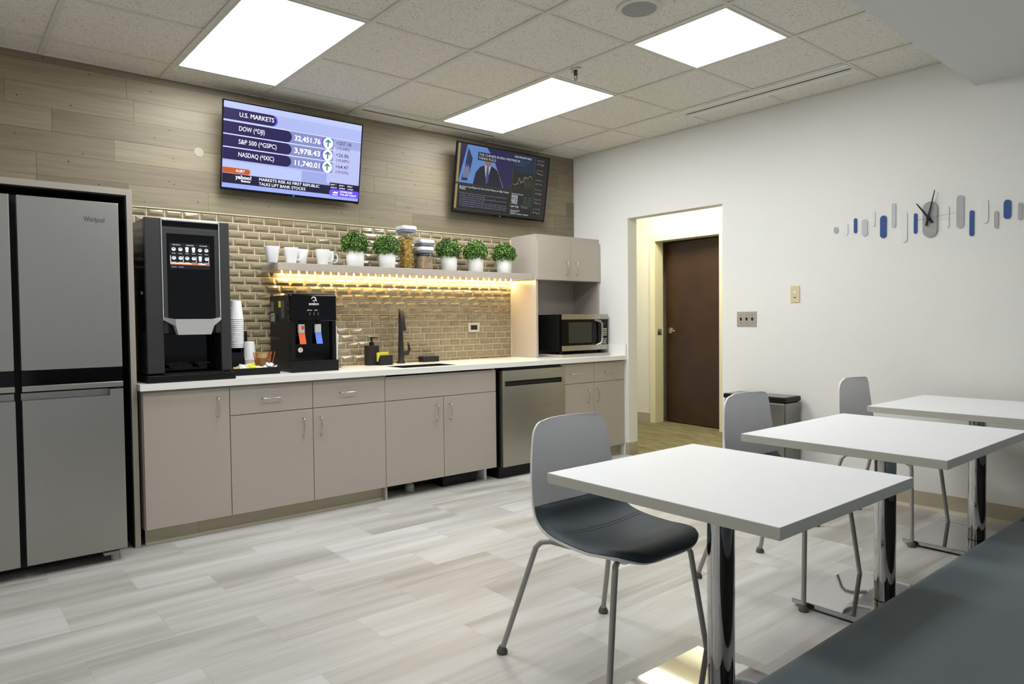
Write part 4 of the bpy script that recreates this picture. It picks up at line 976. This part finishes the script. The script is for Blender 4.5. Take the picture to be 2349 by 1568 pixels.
def draw_news(P, W, Hh):
    em = lambda c, k=1.: globals()['em'](c, k*.78)
    X = lambda v: v*W; Y = lambda v: (1-v)*Hh
    def rc(a, b, c, d_, m): P.rect(X(a), Y(d_), X(c), Y(b), m)
    def pg(pts, m): P.poly([(X(a), Y(b)) for a, b in pts], m)
    K = .42
    rc(0, 0, 1, 1, em((34, 34, 34), .7)); gold = em((168, 148, 92), .75); ln = em((92, 86, 62), .6)
    rc(.01, .01, .032, .575, gold); rc(.01, .60, .032, .96, gold)
    rc(.034, .01, .585, .575, em((30, 30, 78), .7))
    pg([(.035, .54), (.10, .01), (.34, .01), (.42, .3), (.47, .575), (.035, .575)], em((104, 150, 218), .72))
    pg([(.11, .05), (.16, .2), (.14, .42), (.12, .54), (.06, .54), (.09, .3)], em((44, 50, 96), .7))
    for k in range(9): rc(.075+.007*k, .30+.02*(k % 3), .079+.007*k, .50, em((170, 180, 220), .6))
    pg([(.30, .01), (.585, .01), (.585, .575), (.50, .575), (.42, .25)], em((40, 34, 86), .7)); P.line([(X(.42), Y(.3)), (X(.50), Y(.575))], .006, em((150, 140, 120), .6))
    pg([(.18, .575), (.20, .40), (.24, .31), (.29, .27), (.36, .27), (.42, .32), (.45, .40), (.47, .575)], em((28, 26, 44), .8))
    pg([(.285, .27), (.355, .27), (.335, .42), (.315, .50), (.30, .42)], em((190, 196, 214), .7)); pg([(.312, .29), (.33, .29), (.338, .50), (.32, .56), (.305, .50)], em((70, 84, 140), .7))
    P.disc(X(.322), Y(.205), X(.034), Hh*.09, em((150, 112, 104), .75)); pg([(.286, .18), (.29, .11), (.322, .085), (.355, .11), (.358, .18), (.34, .135), (.30, .135)], em((40, 28, 28), .7))
    rc(.21, .09, .36, .15, em((16, 16, 24), .7)); rc(.21, .155, .40, .21, em((16, 16, 24), .7))
    wt = em((210, 214, 226), .8)
    for y_ in (.587,): rc(.01, y_, .585, y_+.006, ln)
    rc(.587, .01, .593, .985, ln); rc(.835, .01, .841, .985, ln); rc(.593, .80, .835, .806, ln); rc(.01, .965, .60, .972, ln)
    rc(.595, .02, .833, .30, em((28, 44, 76), .7))
    P.text('HDSE CMSN NIFTY INDEX', X(.60), Y(.075), .022, wt, .02, width=X(.19)); 
    for k in range(3): P.text('52.40  18,107.85  -0.2%', X(.60), Y(.12+.035*k), .014, em((90, 110, 130), .7), .01, width=X(.17-.02*k))
    rg = random.Random(5); ps = [(.60+.0115*k, .47-.012*k*.6+rg.uniform(-.055, .055)) for k in range(20)]
    P.line([(X(a), Y(min(.52, max(.33, b)))) for a, b in ps], .003, em((190, 180, 160), .7)); rc(.72, .40, .83, .52, em((56, 54, 34), .7)); rc(.60, .54, .833, .543, ln)
    vals = ['58,074.68', '17,107.50', '48,232.40', '1,970.65']
    P.text('India Asset Overview', X(.60), Y(.645), .016, wt, .01, width=X(.13))
    for k, v_ in enumerate(vals): P.text(v_, X(.60), Y(.685+.035*k), .022, wt, .03, width=X(.07)); P.text('+%d.%02d   0.%02d%%' % (rg.randint(1, 99), rg.randint(1, 99), rg.randint(10, 99)), X(.735), Y(.685+.035*k), .014, em((60, 130, 110), .7), .01, width=X(.09))
    P.text('Later Today', X(.60), Y(.845), .022, wt, .02, width=X(.09)); P.text('"The Close"', X(.71), Y(.845), .022, em((170, 168, 160), .7), .005, width=X(.085)); P.text('Watch It Live', X(.60), Y(.875), .016, em((150, 80, 60), .7), .005, width=X(.09))
    P.text('Romaine Bostick', X(.60), Y(.905), .015, wt, .01, width=X(.11)); P.text('Scarlet Fu', X(.60), Y(.93), .015, wt, .01, width=X(.08)); P.text('3:30PM NY  7:30PM LN  3:30AM HK', X(.60), Y(.96), .015, wt, .01, width=X(.21))
    for k in range(6):
        y_ = .07+.155*k; P.text('%d,%03d.%02d' % (rg.randint(1, 60), rg.randint(0, 999), rg.randint(0, 99)), X(.855), Y(y_), .015, em((150, 150, 150), .6), .01, width=X(.08))
        P.line([(X(.855+.007*j), Y(y_+.05+rg.uniform(-.02, .02))) for j in range(13)], .003, em((170, 166, 150), .65))
    P.text("Europe's Coal Plants Are Out of the Money on High Carbon", X(.045), Y(.645), .022, wt, .02, width=X(.52)); P.text('Prices', X(.045), Y(.675), .022, wt, .02, width=X(.06))
    P.text('THE CHINESE RUSSIA MEETING IS', X(.215), Y(.14), .024, wt, .006, width=X(.44)); P.text('TAKING PLACE.', X(.215), Y(.195), .024, wt, .006, width=X(.185))
    tx = ['Profits for operating in German power and carbon markets to attract', 'costs are increasing', 'The measure, known as the dark spread, is below zero power and on', 'emissions permits for next year', 'The declining profitability through most of the month is good news', 'for European utilities to burn gas, the dirtiest form of generation', 'in cleaner burning gas in that it has pushed lower the emissions target']
    for k, s_ in enumerate(tx): P.text(s_, X(.05), Y(.735+.031*k), .015, em((150, 150, 190), .62), .005, width=X(.50 if k % 2 == 0 or k > 3 else .26))
wall_screen('left wall screen showing white and navy market figures', -2.712, 2.014, .953, .545, draw_market)
wall_screen('right wall screen showing a news programme with a man in a suit', -.936, 2.031, .982, .545, draw_news)

# ------------------------------------------------------------- right wall things
t = thing('light_switch', 'steel wall plate with three black toggles right of the opening', 'light switch', (-.0005, -1.795, 1.162))
m = MB(); m.box(-.003, 0, -.08, .08, -.056, .056); obj('plate', m, mat('steel plate', (176, 176, 174), .4, .7), t, .001)
for y_ in (-.046, 0, .046):
    m = MB(); m.hexa([(-.004, y_-.004, -.012), (-.003, y_-.004, -.012), (-.003, y_+.004, -.012), (-.004, y_+.004, -.012)][::-1], [(-.016, y_-.0035, .008), (-.003, y_-.004, .012), (-.003, y_+.004, .012), (-.016, y_+.0035, .008)][::-1]); obj('toggle', m, M_black, t)
m = MB()
for y_ in (-.046, 0, .046):
    for z_ in (-.03, .03): m.lathe([(.0035, 0), (.0035, -.0006)], (-.003, y_, z_), 10, ax=0)
obj('screw', m, M_glide, t)
t = thing('wall_control', 'ivory wall control plate above and right of the steel switch plate', 'wall control', (-.0005, -2.169, 1.332))
m = MB(); m.box(-.006, 0, -.033, .033, -.058, .058); obj('plate', m, M_ivory, t, .002)
m = MB(); m.box(-.009, -.006, -.007, .007, .004, .024); obj('button', m, M_white, t, .001)
m = MB(); m.box(-.008, -.006, -.007, .007, -.026, -.021); obj('slider', m, M_black, t)
# pills
def pill(m, w_, h_, th, n=10):
    r_ = w_/2; pts = [(r_*cos(a), h_/2-r_+r_*sin(a)) for a in [pi*k/n for k in range(n+1)]]+[(r_*cos(a), -h_/2+r_+r_*sin(a)) for a in [pi+pi*k/n for k in range(n+1)]]
    return m.prism(pts, -th, 0, 'x')
PL = [(-2.452, 1.722, 1.763, .029, 'g', 'tiny round grey dot piece at the far left of the wall decoration'),
 (-2.516, 1.701, 1.779, .027, 'w', 'short white pill piece next to the tiny grey dot'), (-2.578, 1.71, 1.805, .02, 'b', 'narrow short blue pill, leftmost of the blue pieces'),
 (-2.636, 1.685, 1.792, .036, 'p', 'pale grey wide pill between the two leftmost blue pieces'), (-2.69, 1.741, 1.835, .019, 'w', 'narrow white pill just left of the broad blue piece'),
 (-2.75, 1.661, 1.802, .039, 'b', 'broad blue pill, second blue piece from the left'), (-2.811, 1.719, 1.87, .024, 'p', 'tall narrow pale grey pill right of the broad blue piece'),
 (-2.869, 1.623, 1.812, .04, 'w', 'long wide white pill hanging low left of the clock'), (-2.936, 1.67, 1.793, .019, 'b', 'narrow blue pill touching the clock second hand'),
 (-3.108, 1.688, 1.813, .018, 'w', 'narrow white pill directly right of the clock'), (-3.175, 1.677, 1.868, .038, 'g', 'tall wide grey pill right of the clock'),
 (-3.234, 1.626, 1.773, .023, 'b', 'narrow low blue pill right of the tall grey piece'), (-3.296, 1.691, 1.827, .037, 'w', 'wide white pill between two narrow pieces on the right'),
 (-3.354, 1.658, 1.754, .021, 'g', 'small narrow grey pill left of the rightmost blue piece'), (-3.406, 1.704, 1.81, .035, 'b', 'rightmost broad blue pill on the wall'), (-3.466, 1.69, 1.786, .021, 'g', 'narrow grey pill at the right edge of the photo')]
for y_, a, b, w_, c_, lab in PL:
    m = MB(); pill(m, w_, b-a, .005); tag(obj('wall_pill', m, {'g': M_pgrey, 'w': M_pwhite, 'b': M_blue, 'p': M_plg}[c_], None, loc=(-.001, y_, (a+b)/2)), lab, 'wall decoration', 'pill-shaped wall pieces around the clock')
t = thing('wall_clock', 'grey pill-shaped wall clock with long black hands', 'clock', (-.001, -3.017, 1.747))
m = MB(); pill(m, .078, .21, .012, 16); obj('face', m, mat('clock grey', (158, 158, 156), .4), t, .001)
def hand(nm, p, tip, tail, w0, w1, x_):
    p, tip, tail = Vector(p), Vector(tip), Vector(tail); d_ = (tip-tail).normalized(); k = Vector((-d_.y, d_.x))
    q = [tail-k*w0, tip-k*w1, tip+k*w1, tail+k*w0]; m = MB(); m.prism([(a.x, a.y) for a in q], x_-.002, x_, 'x'); obj(nm, m, M_black, t)
c0 = (-3.014+3.017, 1.753-1.747)
hand('minute_hand', c0, (-3.047+3.017, .167), (-3.002+3.017, -.038), .0062, .0022, -.022)
hand('hour_hand', c0, (-2.947+3.017, .100), (-3.034+3.017, -.022), .0068, .003, -.018)
hand('second_hand', c0, (-3.167+3.017, .020), (-2.945+3.017, -.001), .0007, .0004, -.026)
m = MB(); m.lathe([(.010, -.028), (.010, -.012)], (0, c0[0], c0[1]), 16, ax=0); obj('hub', m, M_black, t)
# trash can
t = thing('trash_can', 'slim stainless trash can with a black lid rim against the white wall', 'trash can', (-.132, -1.985, 0))
m = MB(); m.box(-.095, .105, -.235, .235, .02, .598); obj('bin', m, add_noise(mat('dull bin steel', (140, 139, 136), .3, 1.), (160, 160, 1.2), amt=.02, nscale=3), t, .016, 3)
m = MB(); m.box(-.097, .107, -.24, .24, .598, .632); ld = obj('lid', m, M_black, t, .007, 3)
m = MB(); m.box(-.085, .095, -.225, .225, .632, .634); obj('lid_top', m, mat('dull lid steel', (150, 149, 144), .35, 1.), ld, .0008)
m = MB(); m.box(-.09, .1, -.23, .23, .0005, .02); obj('base', m, M_black, t)

# ------------------------------------------------------------- tables
TZ = .709
def table(label, x0, x1, y0, y1, px, py):
    t = thing('cafe_table', label, 'table', (px, py, 0), 0, 'square white cafe tables')
    m = MB(); a, b, c, d_ = x0-px, x1-px, y0-py, y1-py
    m.box(a, b, c, d_, TZ-.030, TZ-.0012); o = obj('tabletop', m, M_edge, t, .0008)
    m = MB(); m.box(a+.0006, b-.0006, c+.0006, d_-.0006, TZ-.0011, TZ); obj('laminate_surface', m, M_tabletop, o)
    m = MB(); m.box(a+.003, b-.003, c+.003, d_-.003, TZ-.0306, TZ-.0301); obj('underside', m, mat('grey backing sheet', (96, 94, 90), .5), o)
    m = MB(); m.lathe([(.040, .031), (.040, TZ-.036)], (.010, 0, 0), n=48); obj('column', m, M_chrome, t)
    m = MB(); m.box(-.18, .18, -.018, .018, TZ-.0358, TZ-.0307); m.box(-.018, .018, -.18, .18, TZ-.0358, TZ-.0302) if False else None; obj('top_bracket', m, M_bmatte, t)
    m = MB(); m.box(-.254, .254, -.254, .254, .010, .029); obj('base_plate', m, M_chrome, t, .0025)
    m = MB()
    for sx_ in (-1, 1):
        for sy_ in (-1, 1): m.lathe([(.016, .0005), (.016, .0098)], (sx_*.22, sy_*.22, 0), 14)
    obj('foot', m, M_black, t)
table('nearest white square table with the chair pulled up at its left', -3.194, -2.462, -3.842, -3.090, -2.835, -3.448)
table('middle white square table, second from the camera', -2.139, -1.262, -3.822, -3.085, -1.69, -3.448)
table('farthest white square table near the white wall', -.900, -.150, -3.790, -3.040, -.54, -3.428)

# ------------------------------------------------------------- chairs
prof = [(.262, .822), (.258, .78), (.248, .72), (.236, .65), (.220, .58), (.200, .525), (.170, .482), (.120, .452), (.045, .436), (-.045, .432), (-.115, .440), (-.165, .444), (-.194, .436), (-.212, .420)]
wid = [.174, .183, .193, .202, .209, .214, .220, .224, .226, .228, .229, .229, .228, .226]
def spl(arr, t_):
    n_ = len(arr)-1; f_ = min(t_*n_, n_-1e-6); i = int(f_); q = f_-i
    P = [arr[max(i-1, 0)], arr[i], arr[i+1], arr[min(i+2, n_)]]
    def h_(a, b, c, d_): return .5*((2*b)+(-a+c)*q+(2*a-5*b+4*c-d_)*q*q+(-a+3*b-3*c+d_)*q**3)
    if isinstance(arr[0], tuple): return tuple(h_(*[p[k] for p in P]) for k in range(2))
    return h_(*P)
def csurf(s_, v, off=0., inset=1.):
    y_, z_ = spl(prof, s_); w_ = spl(wid, s_); dt_ = s_*.52
    if dt_ < .05: w_ -= .05-math.sqrt(max(0, .05**2-(.05-dt_)**2))
    df_ = (1-s_)*.50
    if df_ < .165: w_ -= .165-math.sqrt(max(0, .165**2-(.165-df_)**2))
    w_ *= inset; u_ = (v-.5)*2
    back = max(0, 1-s_/.42); seat = max(0, min(1, (s_-.42)/.2))
    a = abs(u_)
    # corners rounded at top edge
    y2 = y_-.035*back*a**2.2-.010*(1-back)*0; ff = 1 if s_ < .68 else max(0, (1-s_)/.32)**1.5; z2 = z_+ff*(.014*seat*a**2.5-.010*seat*(1-a*a))
    
    d_ = spl(prof, min(s_+.01, 1)); d0 = spl(prof, max(s_-.01, 0)); ty, tz = d_[0]-d0[0], d_[1]-d0[1]; l_ = math.hypot(ty, tz) or 1
    ny, nz = tz/l_, -ty/l_   # points to sitter side
    return Vector((u_*w_, y2+ny*off, z2+nz*off))
def chair(label, x, y, rz, first=[None]):
    if first[0] is not None:
        c = copy_tree(first[0]); c.location = (x, y, 0); c.rotation_euler = (0, 0, rz); c['label'] = label; return c
    t = thing('side_chair', label, 'chair', (x, y, 0), rz, 'grey shell chairs at the tables')
    nu, nv = 60, 24
    m = MB(); m.grid(lambda u, v: csurf(u, v, 0), nu, nv); m.grid(lambda u, v: csurf(u, v, -.009), nu, nv, flip=True)
    for k in range(nu):
        for v in (0, 1):
            q = [csurf(k/nu, v, 0), csurf((k+1)/nu, v, 0), csurf((k+1)/nu, v, -.009), csurf(k/nu, v, -.009)]; m.face(q if v else q[::-1], True)
    for k in range(nv):
        for u in (0, 1):
            q = [csurf(u, k/nv, 0), csurf(u, (k+1)/nv, 0), csurf(u, (k+1)/nv, -.009), csurf(u, k/nv, -.009)]; m.face(q[::-1] if u else q, True)
    obj('shell', m, M_shell, t)
    s0 = .372
    def pad(u, v):
        s_ = s0+(1-s0)*u; e = min(1, min(v, 1-v)*9)*min(1, u*12+.0)*min(1, (1-u)*12)
        th = .002+.020*math.sqrt(max(0, 1-(1-e)**2))
        q = csurf(min(s_, .995), v, th, .985); return q
    def padb(u, v): return csurf(min(s0+(1-s0)*u, .995), v, .0008, .985)
    m = MB(); m.grid(pad, 54, 30); m.grid(padb, 54, 30, flip=True)
    for k in range(54):
        for v in (0, 1): m.face([pad(k/54, v), pad((k+1)/54, v), padb((k+1)/54, v), padb(k/54, v)], True)
    for k in range(30):
        for u in (0, 1): m.face([pad(u, k/30), pad(u, (k+1)/30), padb(u, (k+1)/30), padb(u, k/30)], True)
    pd = obj('seat_pad', m, M_vinyl, t)
    m = MB(); m.tube([csurf(.575, k/40, .0221-.012*max(0, (abs(k/40-.5)-.38)/.12)**2, .985) for k in range(2, 39)], .0009, 6); m.tube([csurf(.59, k/40, .0221-.012*max(0, (abs(k/40-.5)-.38)/.12)**2, .985) for k in range(2, 39)], .0009, 6); obj('seam', m, mat('dark seam', (40, 47, 53), .6), pd)
    # frame under the seat
    m = MB(); m.hexa([(-.11, -.12, .392), (.11, -.12, .392), (.11, .10, .396), (-.11, .10, .396)], [(-.175, -.15, .428), (.175, -.15, .428), (.175, .12, .43), (-.175, .12, .43)])
    obj('under_pan', m, M_shell, t, .01)
    for sx_ in (-1, 1):
        for nm, pts in (('front', [(.13*sx_, -.10, .398), (.165*sx_, -.125, .402), (.182*sx_, -.140, .396), (.192*sx_, -.146, .375), (.252*sx_, -.172, .012)]),
                        ('rear', [(.13*sx_, .10, .402), (.168*sx_, .165, .414), (.184*sx_, .195, .408), (.194*sx_, .212, .388), (.260*sx_, .322, .012)])):
            m = MB(); m.tube(pts, .0098, 12); lg = obj('leg', m, M_leg, t)
            m = MB(); e = pts[-1]; m.lathe([(.019, .0008), (.020, .008), (.014, .020), (.011, .026)], (e[0], e[1], 0), 16); obj('glide', m, M_glide, lg)
    first[0] = t; return t
chair('light grey shell chair with dark seat pad at the nearest table', -2.835, -3.062, radians(0))
chair('light grey shell chair with dark pad at the middle table, before the trash can', -1.715, -3.085, radians(0))
chair('light grey shell chair with dark pad at the farthest table', -.56, -3.055, radians(0))

# ------------------------------------------------------------- bench
t = thing('bench_seat', 'long slate upholstered bench seat along the near side of the tables', 'bench', (-1.9, -4.15, 0))
def cushion(nm, x0, x1):
    m = MB(); m.box(x0, x1, -.35, .285, .33, .445); return obj(nm, m, M_bench, t, .045, 6)
cushion('seat_cushion', -2.0, .255); cushion('seat_cushion', .262, 1.88)
m = MB(); m.box(-1.98, 1.86, -.30, .22, .0005, .33); obj('plinth', m, M_bmatte, t)
m = MB(); m.box(-2.0, 1.88, -.45, -.352, .0005, .80); obj('backrest', m, M_bench, t, .02, 3)
